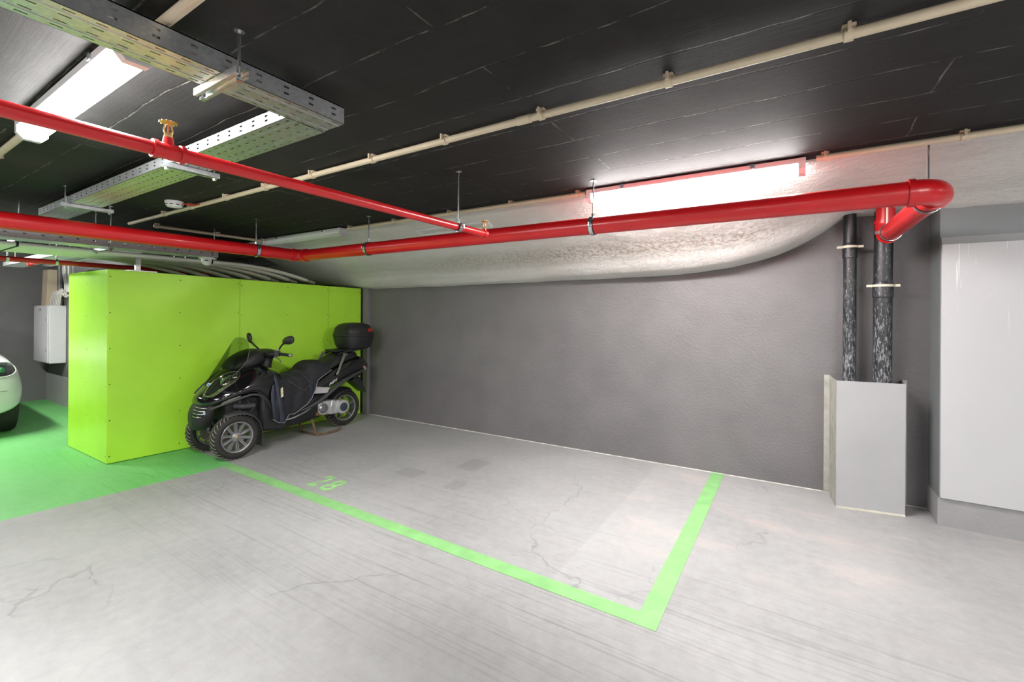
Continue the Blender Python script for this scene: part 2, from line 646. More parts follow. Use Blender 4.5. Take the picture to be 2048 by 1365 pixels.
xl, xr = -4.52, -.527
poly = [(xl, 2.092), (-.527, 2.082), (-.530, wy(-.53) - .004), (-.632, wy(-.63) - .004), (-.628, 2.180), (xl, 2.190)]
mk.prism(poly, lambda u, v, h: (u, v, h), 0.0005, .0025)
tag(mk.build('parking_line', M_LINE, angle=0), 'green L-shaped bay line painted on the grey floor', 'parking line')


def text_mesh(txt, size, fn, shear=0.0, offset=0.0, depth=0.002):
    cu = bpy.data.curves.new('lettering', 'FONT')
    cu.body = txt
    cu.size = size
    cu.shear = shear
    cu.offset = offset
    cu.extrude = depth / 2
    cu.resolution_u = 6
    o = bpy.data.objects.new('lettering', cu)
    COL.objects.link(o)
    dg = bpy.context.evaluated_depsgraph_get()
    dg.update()
    ev = o.evaluated_get(dg)
    me = ev.to_mesh()
    mb = MB()
    mb.add([fn(*v.co) for v in me.vertices], [tuple(p.vertices) for p in me.polygons])
    ev.to_mesh_clear()
    bpy.data.objects.remove(o, do_unlink=True)
    bpy.data.curves.remove(cu)
    return mb


bn = thing('bay_number', 'faint green bay number 28 painted on the floor beside the bay line', 'floor number', (-3.33, 2.38, 0))
M_FADE = mat('worn_green_paint', (.30, .60, .22), .55, var=.25, vscale=14)
text_mesh('2', .335, lambda a, b, c: (-3.475 + a * .72, 2.268 + b, .0015 + c), depth=.001, offset=.006).build('digit', M_FADE, bn, angle=0)
text_mesh('8', .335, lambda a, b, c: (-3.318 + a * .80, 2.262 + b * .95, .0015 + c), depth=.001, offset=.006).build('digit', M_FADE, bn, angle=0)

# ------------------------------------------------------------------ lime green box
bx = thing('green_enclosure', 'lime green boarded enclosure behind the black scooter', 'enclosure', (-5.95, 2.9, 0))
M_SCREW = mat('dark_screw', (.03, .04, .02), .4, .5)
A, B = Vector((-5.465, 1.532, 0)), Vector((-5.238, 4.258, 0))
Cc, D = Vector((-6.548, 1.517, 0)), Vector((-6.35, 4.258, 0))
ZA, ZB_ = 1.842, 1.788


def fpt(t, z, d=0.0):      # point on the long face, t = 0..1 along it, d outward
    n = Vector((B - A).cross(Vector((0, 0, 1)))).normalized()
    p = A + (B - A) * t + n * d
    return Vector((p.x, p.y, z))


seams = [0, .4185, .819, 1.0]
for i in range(3):
    t0, t1 = seams[i] + .0006, seams[i + 1] - .0006
    za, zb = ZA + (ZB_ - ZA) * t0, ZA + (ZB_ - ZA) * t1
    p = MB().hexa([fpt(t0, .006), fpt(t1, .006), fpt(t1, .006, -.018), fpt(t0, .006, -.018), fpt(t0, za), fpt(t1, zb), fpt(t1, zb, -.018), fpt(t0, za, -.018)])
    pn = p.build('side_board', M_GREEN, bx, bevel=.0015)
    for tt in (t0 + .006, t1 - .006, (t0 + t1) / 2):
        for kz in range(6):
            zz = .07 + kz * (za - .14) / 5
            MB().lathe([(.0055, 0), (.0055, .0012), (.002, .0016)], fpt(tt, zz), (B - A).cross(Vector((0, 0, 1))), 8).build('screw', M_SCREW, pn)
p = MB().hexa([(Cc.x, Cc.y, .006), (A.x - .004, A.y - .001, .006), (A.x - .004, A.y + .017, .006), (Cc.x, Cc.y + .017, .006), (Cc.x, Cc.y, ZA), (A.x - .004, A.y - .001, ZA), (A.x - .004, A.y + .017, ZA), (Cc.x, Cc.y + .017, ZA)])
pn = p.build('end_board', M_GREEN, bx, bevel=.0015)
for q in (.03, .5, .97):
    for kz in range(6):
        c = Cc + (A - Cc) * q
        MB().lathe([(.005, 0), (.005, .0012)], (c.x, c.y, .07 + kz * .33), (0, -1, 0), 8).build('screw', M_SCREW, pn)
MB().hexa([(Cc.x, Cc.y + .017, .0), (A.x - .026, A.y + .017, .0), (B.x - .026, B.y, .0), (D.x, D.y, .0), (Cc.x, Cc.y + .017, ZA - .004), (A.x - .026, A.y + .017, ZA - .004), (B.x - .026, B.y, ZB_ - .004), (D.x, D.y, ZB_ - .004)]).build('core', mat('board_edge_green', (.22, .45, .02), .6, var=.05), bx)

# ------------------------------------------------------------------ pipes and clamps
def arc_pts(c, a, b, n=8):
    """quarter elbow from c+a to c+b about the inner centre c+a+b"""
    c, a, b = Vector(c), Vector(a), Vector(b)
    return [c + a * (1 - math.sin(t)) + b * (1 - math.cos(t)) for t in (PI / 2 * i / n for i in range(n + 1))]


def ring(mb, c, ax, r, wd, th=.006, n=24):
    mb.lathe([(r, -wd / 2), (r + th, -wd / 2), (r + th, wd / 2), (r, wd / 2)], c, ax, n, closed=True)


def hanger(name, label, c, ax, r, group):
    """threaded rod from the ceiling with a split ring round the pipe"""
    c = Vector(c)
    t = thing(name, label, 'pipe clamp', (c.x, c.y, HC), group)
    mb = MB()
    ring(mb, c, ax, r + .003, .026, .004)
    side = Vector(ax).cross(Vector((0, 0, 1))).normalized()
    for sgn in (1, -1):
        mb.bar(c + side * sgn * (r + .004), c + side * sgn * (r + .026), .024, .010, ax)
    mb.build('clamp_ring', M_CHROME, t)
    mb = MB()
    ring(mb, c, ax, r + .0005, .034, .004)
    mb.build('rubber_lining', M_RUBG, t)
    mb = MB().tube([c + Vector((0, 0, r + .005)), (c.x, c.y, HC)], .0052, 8)
    mb.lathe([(.012, 0), (.012, .02)], c + Vector((0, 0, r + .005)), (0, 0, 1), 6)
    mb.lathe([(.02, -.006), (.02, 0)], (c.x, c.y, HC), (0, 0, 1), 12)
    mb.build('threaded_rod', M_CHROME, t)
    return t


ZP, RP = 2.050, .058
main = thing('sprinkler_main', 'thick red sprinkler main pipe bending round in front of the white slope', 'pipe', (-4.46, 2.84, ZP - RP))
cor = Vector((-4.463, 2.838, ZP))
elb = Vector((.590, 2.890, ZP))
rz = Vector((.560, 4.225, ZP - .018))
e = .085
d1 = (elb - cor).normalized()
MB().tube([(-4.475, -6.7, ZP), cor - Vector((0, e, 0))], RP, 28).build('pipe_run', M_RED, main)
MB().tube([cor + d1 * e, elb - d1 * .10], RP, 28).build('pipe_run', M_RED, main)
d2 = (rz - elb).normalized()
MB().tube([elb + d2 * .10, rz - d2 * .09], RP, 28).build('pipe_run', M_RED, main)
MB().tube([rz + Vector((0, 0, .09)), (rz.x, rz.y, 2.236)], RP, 28).build('riser', M_RED, main)


def elbow(c, a, b, ln, name='elbow', r=RP):
    mb = MB()
    pts = arc_pts(c, Vector(a) * ln, Vector(b) * ln, 10)
    mb.tube([pts[0] + Vector(a) * .02] + pts + [pts[-1] + Vector(b) * .02], r + .004, 28)
    for p, q in ((pts[0] + Vector(a) * .012, a), (pts[-1] + Vector(b) * .012, b)):
        ring(mb, p, q, r + .002, .026, .008)
    return mb.build(name, M_RED, main)


elbow(cor, (0, -1, 0), d1, .085)
elbow(elb, -d1, d2, .10)
elbow(rz, -d2, (0, 0, 1), .09)


def on_main(x):
    return cor + (elb - cor) * ((x - cor.x) / (elb.x - cor.x))


gm = 'zinc clamps hanging the red main'
hanger('pipe_clamp', 'zinc rod clamp on the red main beside the lit lamp', on_main(-1.163), d1, RP, gm)
hanger('pipe_clamp', 'zinc rod clamp on the red main just right of its bend above the scooter', on_main(-3.40), d1, RP, gm)
hanger('pipe_clamp', 'zinc rod clamp on the red main just left of its bend, near the unlit lamp', (-4.466, 2.37, ZP), (0, 1, 0), RP, gm)
for q, lab in ((.17, 'zinc ring round the red elbow pipe in front of the grey pier'), (.86, 'zinc ring round the red elbow pipe close to the black downpipes')):
    p = elb + (rz - elb) * q
    t = thing('pipe_clamp', lab, 'pipe clamp', p + Vector((0, 0, -RP - .01)), 'zinc rings on the elbow pipe')
    mb = MB()
    ring(mb, p, d2, RP + .001, .022, .006)
    mb.bar(p + Vector((-RP - .004, 0, .0)), p + Vector((-RP - .030, 0, .0)), .022, .010, d2)
    mb.build('clamp_ring', M_CHROME, t)
    mb = MB()
    ring(mb, p, d2, RP + .0005, .030, .003)
    mb.build('rubber_lining', M_RUBG, t)
    if q < .5:
        MB().tube([p + Vector((.0, 0, RP + .004)), (p.x, p.y, HC)], .005, 8).build('threaded_rod', M_CHROME, t)
    else:
        MB().tube([p + Vector((-.02, 0, RP)), (p.x - .02, p.y, 2.25)], .006, 8).build('threaded_rod', mat('pale_rod', (.6, .58, .5), .5, .4), t)

# thin branch line with two upright sprinklers
RB = .0235
br = thing('sprinkler_branch', 'thin red sprinkler branch pipe crossing under the black ceiling', 'pipe', (-1.84, 2.5, 2.0))
bz = 2.012
b0, b1 = Vector((-1.895, -5.0, bz)), Vector((-1.822, 2.535, bz - .012))
MB().tube([b0, b1], RB, 20).build('pipe_run', M_RED, br)


def on_br(y):
    return b0 + (b1 - b0) * ((y - b0.y) / (b1.y - b0.y))


bd = (b1 - b0).normalized()
mb = MB()
c = on_br(.675)
mb.tube([c - bd * .045, c + bd * .045], RB + .004, 20)
for q in (-1, 1):
    ring(mb, c + bd * q * .04, bd, RB + .002, .014, .006)
mb.tube([c, c + Vector((0, 0, .048))], [.022, .014], 16)
mb.build('tee', M_RED, br)
mb = MB()
mb.lathe([(RB + .003, -.03), (RB + .004, .004), (RB - .002, .010)], b1, bd, 20)
mb.tube([b1 - bd * .012, b1 - bd * .012 + Vector((0, 0, .034))], [.016, .013], 14)
mb.build('tee', M_RED, br)


def sprinkler(c):
    c = Vector(c)
    t = MB().lathe([(.014, 0), (.014, .010), (.010, .012), (.008, .02)], c, (0, 0, 1), 6).build('sprinkler_head', M_BRASS, br)
    t['label'] = 'brass upright sprinkler head'
    mb = MB()
    for sx in (1, -1):
        mb.tube([c + Vector((0, sx * .009, .012)), c + Vector((0, sx * .013, .026)), c + Vector((0, sx * .010, .044)), c + Vector((0, 0, .052))], .0028, 8)
    mb.build('frame', M_BRASS, t)
    MB().tube([c + Vector((0, 0, .018)), c + Vector((0, 0, .048))], .003, 8).build('bulb', mat('red_bulb', (.7, .25, .12), .2), t)
    mb = MB()
    mb.lathe([(.004, .05), (.024, .053), (.025, .056), (.003, .058)], c, (0, 0, 1), 20)
    for a in range(12):
        an = a * PI / 6
        mb.box((c.x + math.cos(an) * .025 - .002, c.y + math.sin(an) * .025 - .002, c.z + .052), (c.x + math.cos(an) * .025 + .002, c.y + math.sin(an) * .025 + .002, c.z + .056))
    mb.build('deflector', M_BRASS, t)


sprinkler(on_br(.675) + Vector((0, 0, .046)))
sprinkler(b1 - bd * .012 + Vector((0, 0, .032)))
hanger('branch_clamp', 'small zinc clamp and long rod holding the thin red branch near its end', on_br(2.24), bd, RB, None)

# far thin red pipe above the green box
fp = MB().tube([(-6.22, -5, 1.955), (-6.22, 2.75, 1.922)], .024, 16)
tag(fp.build('sprinkler_line', M_RED), 'thin dark red pipe running low above the green enclosure', 'pipe')
for y in (1.02, 1.35, 2.35):
    z = 1.955 - (y + 5) * .037 / 9.2
    t = thing('drop_rod', ['beige drop rod holding the thin red pipe beside the car', 'zinc drop rod holding the thin red pipe near the corner of the green enclosure', 'zinc drop rod holding the thin red pipe among the cream conduits'][(1.02, 1.35, 2.35).index(y)], 'pipe clamp', (-6.22, y, HC), 'rods of the far red pipe')
    MB().tube([(-6.22, y, z + .024), (-6.22, y, HC)], .005, 8).build('threaded_rod', M_CHROME, t)
    mb = MB()
    ring(mb, (-6.22, y, z), (0, 1, 0), .0245, .02, .004, 16)
    mb.build('clamp_ring', M_CHROME, t)
c = Vector((-7.05, 1.42, 1.945))

# ------------------------------------------------------------------ black downpipes and their guard
def downpipe(x, y, r, label, zr, coupl, lean=0.0):
    t = thing('downpipe', label, 'downpipe', (x, y, 0), 'black downpipes by the pier')
    MB().tube([(x, y, 0), (x - lean * .2, y, coupl), (x - lean, y, zr)], r, 24).build('pipe_run', M_BPIPE, t)
    MB().lathe([(r + .001, -.11), (r + .005, -.105), (r + .006, .0), (r + .001, .012)], (x - lean * .2, y, coupl + .02), (0, 0, 1), 24).build('socket', M_BPIPE, t)
    mb = MB()
    zc = coupl
    mb.lathe([(r + .004, -.009), (r + .012, -.009), (r + .012, .009), (r + .004, .009)], (x - lean * .2, y, zc), (0, 0, 1), 24, closed=True)
    for sx in (1, -1):
        mb.box((x - lean * .2 + sx * (r + .022) - .018, y - .018, zc - .009), (x - lean * .2 + sx * (r + .022) + .018, y + .006, zc + .009))
    mb.box((x - .02, y + r, zc - .008), (x + .02, wy(x) + .02, zc + .008))
    mb.build('bracket', mat('cream_bracket', (.60, .56, .44), .5, var=.1), t)
    return t


downpipe(.366, 4.37, .043, 'slimmer black downpipe with peeling paint left of the thick one', 2.28, 1.985, .004)
downpipe(.562, 4.345, .058, 'thicker black downpipe with peeling paint behind the red elbow', 2.26, 1.675, -.006)

gb = thing('pipe_guard', 'grey sheet metal guard box standing round the foot of the black downpipes', 'pipe guard', (.48, 4.3, 0))
f0, f1 = Vector((.272, 4.172, 0)), Vector((.683, 4.247, 0))
k0, k1 = Vector((.245, wy(.245) - .002, 0)), Vector((.700, wy(.7) - .002, 0))
ZG = .957


def sheet(a, b, z0, z1, th, n):
    n = Vector(n)
    return MB().hexa([Vector((a.x, a.y, z0)), Vector((b.x, b.y, z0)), Vector((b.x, b.y, z0)) + n * th, Vector((a.x, a.y, z0)) + n * th, Vector((a.x, a.y, z1)), Vector((b.x, b.y, z1)), Vector((b.x, b.y, z1)) + n * th, Vector((a.x, a.y, z1)) + n * th])


sheet(f0, f1, .004, ZG, .003, (-.18, .98, 0)).build('front_panel', M_GBOX, gb, bevel=.001)
sheet(f0, k0, .004, ZG, .003, (1, 0, 0)).build('side_panel', M_DUSTY, gb)
sheet(f1, k1, .004, ZG, .003, (-1, 0, 0)).build('side_panel', M_GBOX, gb)
sheet(k0 + Vector((-.035, -.004, 0)), k0 + Vector((.004, -.004, 0)), .012, ZG + .004, .004, (0, 1, 0)).build('wall_flange', M_DUSTY, gb)
sheet(k1 + Vector((-.004, -.004, 0)), k1 + Vector((.030, -.004, 0)), .012, ZG, .004, (0, 1, 0)).build('wall_flange', M_GBOX, gb)
sheet(f0 + Vector((.0, .0, 0)), f1, 0, .012, .006, (.18, -.98, 0)).build('sealant_strip', mat('cream_sealant', (.55, .52, .43), .7, var=.2), gb)

# ------------------------------------------------------------------ beige conduits on the ceiling
def conduit(pts, clips, label, r=.0165, axis='x', m=M_BEIGE, couplers=()):
    t = thing('ceiling_conduit', label, 'conduit', Vector(pts[0]), None)
    MB().tube(pts, r, 14).build('tube', m, t)
    for c in clips:
        c = Vector(c)
        mb = MB()
        d = Vector((1, 0, 0)) if axis == 'x' else Vector((0, 1, 0))
        s_ = Vector((0, 1, 0)) if axis == 'x' else Vector((1, 0, 0))
        ring(mb, c, d, r + .0005, .024, .004, 16)
        for q in (1, -1):
            mb.bar(c + s_ * q * (r + .004) + Vector((0, 0, -.002)), c + s_ * q * (r + .004) + Vector((0, 0, HC - c.z)), .024, .010, d)
        mb.box((c.x - .018, c.y - .018, c.z + r), (c.x + .018, c.y + .018, HC))
        mb.build('saddle_clip', m, t)
    for c in couplers:
        c = Vector(c)
        MB().tube([c - Vector((.035, 0, 0)), c + Vector((.035, 0, 0))], r + .003, 14).build('coupler', m, t)
    return t


CZ = HC - .026
k = (CZ - CAM_H) / (HC - CAM_H)
y1 = 1.775 * k + .02
conduit([(4.5, y1, CZ), (-5.7, y1 + .02, CZ)], [(x * k, y1 + .02 * (4.5 - x * k) / 10.2, CZ) for x in (.144, -.421, -.987, -1.567, -2.128, -2.714, -3.287, -3.855, -4.462, -5.0, .75, 1.3)], 'long beige conduit crossing the whole black ceiling from upper right', couplers=[(-1.05, y1 + .011, CZ)])
y2 = 3.135 * k
conduit([(4.5, y2 - .03, CZ), (.10, y2 + .0, CZ)], [(.70, y2 - .005, CZ), (.14, y2, CZ), (1.3, y2 - .01, CZ)], 'beige conduit right of the lit lamp along the top of the white slope')
conduit([(-1.30, y2 + .02, CZ), (-4.0, y2 + .03, CZ)], [(-1.36, y2 + .02, CZ), (-1.95, y2 + .022, CZ), (-2.6, y2 + .025, CZ), (-3.3, y2 + .028, CZ), (-3.96, y2 + .03, CZ)], 'beige conduit between the lit lamp and the unlit lamp')
conduit([(-5.62, 1.94, CZ), (-5.62, 3.1, CZ)], [(-5.62, 1.97, CZ), (-5.62, 2.55, CZ), (-5.62, 3.06, CZ)], 'short beige conduit over the red main leading to the unlit lamp', axis='y')
conduit([(-1.75, .588, CZ), (1.2, .588, CZ)], [(-1.0, .588, CZ), (.3, .588, CZ)], 'beige conduit feeding the bright left lamp from beside the cable tray')
conduit([(-3.28, .59, CZ), (-6.0, .59, CZ)], [(-3.9, .59, CZ), (-4.6, .59, CZ)], 'beige conduit at the left edge behind the bright lamp')

# ------------------------------------------------------------------ smoke detectors, camera
def detector(x, y, label, r=.066):
    t = thing('smoke_detector', label, 'smoke detector', (x, y, HC), 'round white detectors')
    MB().lathe([(r, 0), (r, -.012), (r * .96, -.016)], (x, y, HC), (0, 0, 1), 28).build('base', M_WHITE, t)
    MB().lathe([(r * .95, -.016), (r * .93, -.03), (r * .75, -.046), (r * .35, -.052), (.002, -.053)], (x, y, HC), (0, 0, 1), 28).build('cover', M_WHITE, t)
    mb = MB()
    for a in range(9):
        an = a * 2 * PI / 9
        c, s_ = math.cos(an), math.sin(an)
        mb.bar((x + c * r * .90 - s_ * .012, y + s_ * r * .90 + c * .012, HC - .031), (x + c * r * .90 + s_ * .012, y + s_ * r * .90 - c * .012, HC - .031), .006, .006)
    mb.build('vent_slots', M_DARK, t)
    return t


detector(-4.36, 1.645, 'round white smoke detector beside the long beige conduit, above the green enclosure')
mb = MB().tube([(-4.29, 1.68, HC - .02), (-4.22, 1.73, HC - .03), (-4.15, 1.745, CZ)], .006, 8)
tag(mb.build('detector_cable', M_RED), 'short red cable between the smoke detector and the conduit', 'cable')


# ------------------------------------------------------------------ ceiling lamps
def batten(x0, x1, y, label, lit, group):
    t = thing('batten_lamp', label, 'lamp', ((x0 + x1) / 2, y, HC), group)
    w2 = .052
    mb = MB()
    pr = [(-w2, 0), (w2, 0), (w2, -.028), (w2 * .8, -.040), (-w2 * .8, -.040), (-w2, -.028)]
    mb.loft([[(x, y + a, HC - .012 + b) for a, b in pr] for x in (x0 + .02, x1 - .02)])
    mb.build('lamp_tray', M_LAMPB, t)
    mb = MB()
    n = 10
    pr = [(w2 * .93 * math.cos(PI * i / n), -.040 - .044 * math.sin(PI * i / n)) for i in range(n + 1)]
    mb.loft([[(x, y + a, HC - .012 + b) for a, b in pr] for x in (x0 + .03, x1 - .03)])
    mb.build('diffuser', M_LAMP if lit else M_TUBE, t)
    for xe, sg in ((x0, 1), (x1, -1)):
        mb = MB()
        pr2 = [(-w2 * 1.03, .0), (w2 * 1.03, .0), (w2 * 1.03, -.06), (w2 * .6, -.086), (-w2 * .6, -.086), (-w2 * 1.03, -.06)]
        mb.loft([[(x, y + a, HC - .012 + b) for a, b in pr2] for x in (xe, xe + sg * .035)])
        mb.build('end_cap', M_LAMPB, t)
    for q in (.2, .8):
        xx = x0 + (x1 - x0) * q
        mb = MB()
        mb.box((xx - .03, y - w2 * .7, HC - .013), (xx + .03, y + w2 * .7, HC))
        mb.box((xx - .012, y - w2 * 1.1, HC - .035), (xx + .012, y + w2 * 1.1, HC - .01))
        mb.build('mounting_clip', M_CHROME, t)
    if lit:
        l = bpy.data.lights.new('batten_light', 'AREA')
        l.shape = 'RECTANGLE'
        l.size = x1 - x0 - .08
        l.size_y = .06
        l.energy = LAMP_POWER
        l.color = (1, .985, .965)
        o = bpy.data.objects.new('batten_light', l)
        COL.objects.link(o)
        o.parent = t
        o.location = (0, 0, -.101)
    return t


GL = 'white ceiling battens'
batten(-3.12, -1.83, .585, 'bright lit batten lamp at upper left under the cable tray', True, GL)
batten(-1.285, .050, 3.085, 'bright lit batten lamp between the red main and the white slope', True, GL)
batten(-5.56, -4.08, 3.085, 'unlit white batten lamp above the bend of the red main', False, GL)
# unseen battens added along the rows and elsewhere, to brighten floor, pier and aisle
ADDED_LAMPS = [(1.30, .585), (3.5, 2.2), (-8.35, .585), (-3.2, -1.9), (1.30, -1.9), (-7.9, -1.4), (-1.0, -4.4), (3.4, -4.4)]
for x, y in ADDED_LAMPS:
    batten(x, x + 1.37, y, 'unseen lit batten lamp added to brighten the garage', True, 'unseen lit battens added for brightness')

# ------------------------------------------------------------------ cable trays
def tray(name, label, axis, a0, a1, b0, b1, z0, z1, m_=M_GALV, cover=None, slots=True, group='perforated cable trays', lit=None):
    """perforated channel; runs along axis from a0 to a1, across b0..b1. Slots are real openings."""
    t = thing(name, label, 'cable tray', ((a0 + a1) / 2, (b0 + b1) / 2, z0) if axis == 'x' else ((b0 + b1) / 2, (a0 + a1) / 2, z0), group)
    P = (lambda a, b, z: Vector((a, b, z))) if axis == 'x' else (lambda a, b, z: Vector((b, a, z)))

    def perforated(mb, a0, a1, c0, c1, put, th, rows_, pitch, sl, sw, off=0.0):
        """sheet in (a,c) with slot holes as real gaps, given thickness th; put(a,c,d)"""
        cs = [c0]
        for r in rows_:
            cs += [r - sw / 2, r + sw / 2]
        cs.append(c1)
        n = max(1, int((a1 - a0) / pitch))
        pit = (a1 - a0) / n
        as_ = [a0]
        for i in range(n):
            as_ += [a0 + pit * (i + .5) - sl / 2, a0 + pit * (i + .5) + sl / 2]
        as_.append(a1)
        na, nc = len(as_), len(cs)
        for d in (0, th):
            pass
        vs = [put(a, c, d) for d in (0, th) for a in as_ for c in cs]
        ix = lambda d, i, j: d * na * nc + i * nc + j
        fs = []
        solid = lambda i, j: 0 <= i < na - 1 and 0 <= j < nc - 1 and not (i % 2 == 1 and j % 2 == 1)
        for i in range(na - 1):
            for j in range(nc - 1):
                if not solid(i, j):
                    continue
                fs.append((ix(0, i, j), ix(0, i + 1, j), ix(0, i + 1, j + 1), ix(0, i, j + 1)))
                fs.append((ix(1, i, j), ix(1, i, j + 1), ix(1, i + 1, j + 1), ix(1, i + 1, j)))
                if not solid(i - 1, j):
                    fs.append((ix(0, i, j), ix(0, i, j + 1), ix(1, i, j + 1), ix(1, i, j)))
                if not solid(i + 1, j):
                    fs.append((ix(0, i + 1, j), ix(0, i + 1, j + 1), ix(1, i + 1, j + 1), ix(1, i + 1, j)))
                if not solid(i, j - 1):
                    fs.append((ix(0, i, j), ix(0, i + 1, j), ix(1, i + 1, j), ix(1, i, j)))
                if not solid(i, j + 1):
                    fs.append((ix(0, i, j + 1), ix(0, i + 1, j + 1), ix(1, i + 1, j + 1), ix(1, i, j + 1)))
        mb.add(vs, fs)

    wd = b1 - b0
    mb = MB()
    rws = [b0 + wd * q for q in ((.12, .36, .64, .88) if slots else (.5,))]
    perforated(mb, a0, a1, b0, b1, lambda a, c, d: P(a, c, z0 + d), .0015, rws, .066, .026, .0055)
    for q in (.24, .76):
        mb.box(tuple(P(a0, b0 + wd * q - .003, z0 - .002)) if axis == 'x' else (b0 + wd * q - .003, a0, z0 - .002), tuple(P(a1, b0 + wd * q + .003, z0)) if axis == 'x' else (b0 + wd * q + .003, a1, z0))
    mb.build('base_plate', m_, t, angle=20)
    hz = z1 - z0
    for bb, sg in ((b0, 1), (b1, -1)):
        mb = MB()
        perforated(mb, a0, a1, z0, z1, lambda a, c, d: P(a, bb + sg * d, c), .0015, [z0 + hz * .35, z0 + hz * .68], .10, .020, .008)
        lip = .011
        lo = P(a0, bb, z1 - .004)
        hi = P(a1, bb + sg * lip, z1)
        mb.box((min(lo.x, hi.x), min(lo.y, hi.y), lo.z), (max(lo.x, hi.x), max(lo.y, hi.y), hi.z))
        mb.build('side_rail', m_, t, angle=20)
    return t, P


def cables(name, label, pts_list, r, m_, group=None, cat='cable'):
    for i, pts in enumerate(pts_list):
        mb = MB().tube(pts, r, 8)
        tag(mb.build(name, m_[i % len(m_)]), label[i % len(label)] if isinstance(label, list) else label, cat, group)


tray('cable_tray', 'perforated steel cable tray crossing the top left corner toward the viewer', 'y', -2.2, 1.205, -1.742, -1.596, 2.235, 2.305)
tray('cable_tray', 'perforated steel cable tray running left from the end of the top corner tray', 'x', -5.3, -1.735, 1.040, 1.215, 2.235, 2.295)
tray('cable_tray', 'perforated steel cable tray tucked under the thick red main at the left', 'y', -2.0, 2.30, -5.30, -5.06, 2.008, 2.066)
M_CORD = mat('orange_cord', (.75, .16, .04), .5, var=.05)
M_CORDG = mat('grey_cord', (.35, .36, .36), .5, var=.05)
tcs = thing('tray_cables', 'orange and grey cables lying in the top corner tray', 'cable', (-1.67, -.5, 2.238))
for i, (xx, mm) in enumerate(((-1.61, M_CORD), (-1.628, M_CORD), (-1.66, M_CORDG), (-1.70, M_CORD))):
    MB().tube([(xx, -2.1, 2.247), (xx + .004, -.6, 2.247), (xx - .003, .5, 2.247), (xx, 1.0 - .06 * i, 2.247), (xx - .03, 1.10, 2.25), (xx - .2 - i * .05, 1.13, 2.247)], .009, 8).build('cable', mm, tcs)
tcs = thing('tray_cables', 'red and grey cables lying in the tray that runs left', 'cable', (-3.4, 1.12, 2.238))
for i, (yy, mm) in enumerate(((1.07, M_CORDG), (1.10, M_CORD), (1.13, M_CORDG), (1.17, M_CORD), (1.19, M_CORDG))):
    MB().tube([(-5.2, yy, 2.246), (-4.2, yy + .006, 2.246), (-3.0, yy - .005, 2.246), (-2.0, yy, 2.246)], .007, 8).build('cable', mm, tcs)
tcs = thing('tray_cables', 'grey cables lying in the tray under the red main', 'cable', (-5.18, .5, 2.011))
for i in range(5):
    xx = -5.27 + i * .04
    MB().tube([(xx, -1.9, 2.021), (xx + .005, .2, 2.021), (xx, 2.2, 2.021)], .010, 8).build('cable', M_CORDG, tcs)


def strut_bracket(label, a, b, rods, group='strut hangers of the trays'):
    """channel strut under a tray, hung on threaded rods"""
    a, b = Vector(a), Vector(b)
    t = thing('strut_hanger', label, 'tray hanger', (a + b) / 2, group)
    mb = MB()
    d = (b - a).normalized()
    s_ = d.cross(Vector((0, 0, 1))).normalized()
    for q in (1, -1):
        mb.bar(a + s_ * q * .0195, b + s_ * q * .0195, .003, .024)
    mb.bar(a + Vector((0, 0, .0105)), b + Vector((0, 0, .0105)), .041, .003)
    for q in (1, -1):
        mb.bar(a + s_ * q * .015 + Vector((0, 0, -.0105)), b + s_ * q * .015 + Vector((0, 0, -.0105)), .010, .003)
    mb.build('strut_channel', M_GALV, t, angle=20)
    for r in rods:
        r = Vector(r)
        mb = MB().tube([(r.x, r.y, a.z - .02), (r.x, r.y, HC)], .0048, 8)
        mb.lathe([(.016, -.004), (.016, 0)], (r.x, r.y, HC), (0, 0, 1), 10)
        mb.lathe([(.010, 0), (.010, .010)], (r.x, r.y, a.z - .026), (0, 0, 1), 6)
        mb.build('threaded_rod', M_CHROME, t)


strut_bracket('strut hanger with one rod under the top corner tray near its end', (-1.79, .752, 2.221), (-1.50, .752, 2.221), [(-1.525, .752, 0), (-1.77, .752, 0)])
strut_bracket('strut hanger under the left-running tray just behind the red branch pipe', (-2.80, 1.00, 2.221), (-2.80, 1.27, 2.221), [(-2.80, 1.02, 0), (-2.80, 1.25, 0)])
strut_bracket('strut hanger with thin rod under the far end of the left-running tray', (-4.50, .99, 2.221), (-4.50, 1.29, 2.221), [(-4.50, 1.02, 0), (-4.50, 1.27, 0)])
strut_bracket('strut hanger under the tray below the red main', (-5.42, 1.43, 1.996), (-5.02, 1.43, 1.996), [(-5.035, 1.43, 0), (-5.405, 1.43, 0)])

# the wide flat bundle of cream conduits over the green enclosure, bending down at its end
NCD = 13
ends = []
for i in range(NCD):
    x = -5.47 - i * .050
    q = i / (NCD - 1)
    yend = 3.55 - q * 1.15 + (.10 if i % 2 else 0)
    z = 2.0
    pts = [(x, -3.0, z), (x, yend - .95, z)]
    for s_ in range(1, 9):
        f = s_ / 8
        pts.append((x + .03 * f, yend - .95 + .95 * f, z - .135 * f * f))
    o = MB().tube(pts, .019, 10)
    t = thing('cream_conduit', ['cream conduit in the flat bundle over the green enclosure, inner one' if False else 'cream plastic conduit in the flat bundle bending down behind the green enclosure'][0], 'conduit', (x, yend, z - .15), 'cream conduits over the green enclosure')
    o.build('tube', M_CREAM, t)
    e0, e1 = Vector(pts[-2]), Vector(pts[-1])
    d = (e1 - e0).normalized()
    MB().tube([e1, e1 + d * .11], .014, 10).build('inner_cable', mat('dusty_cable', (.42, .38, .30), .7, var=.2, vscale=20), t)
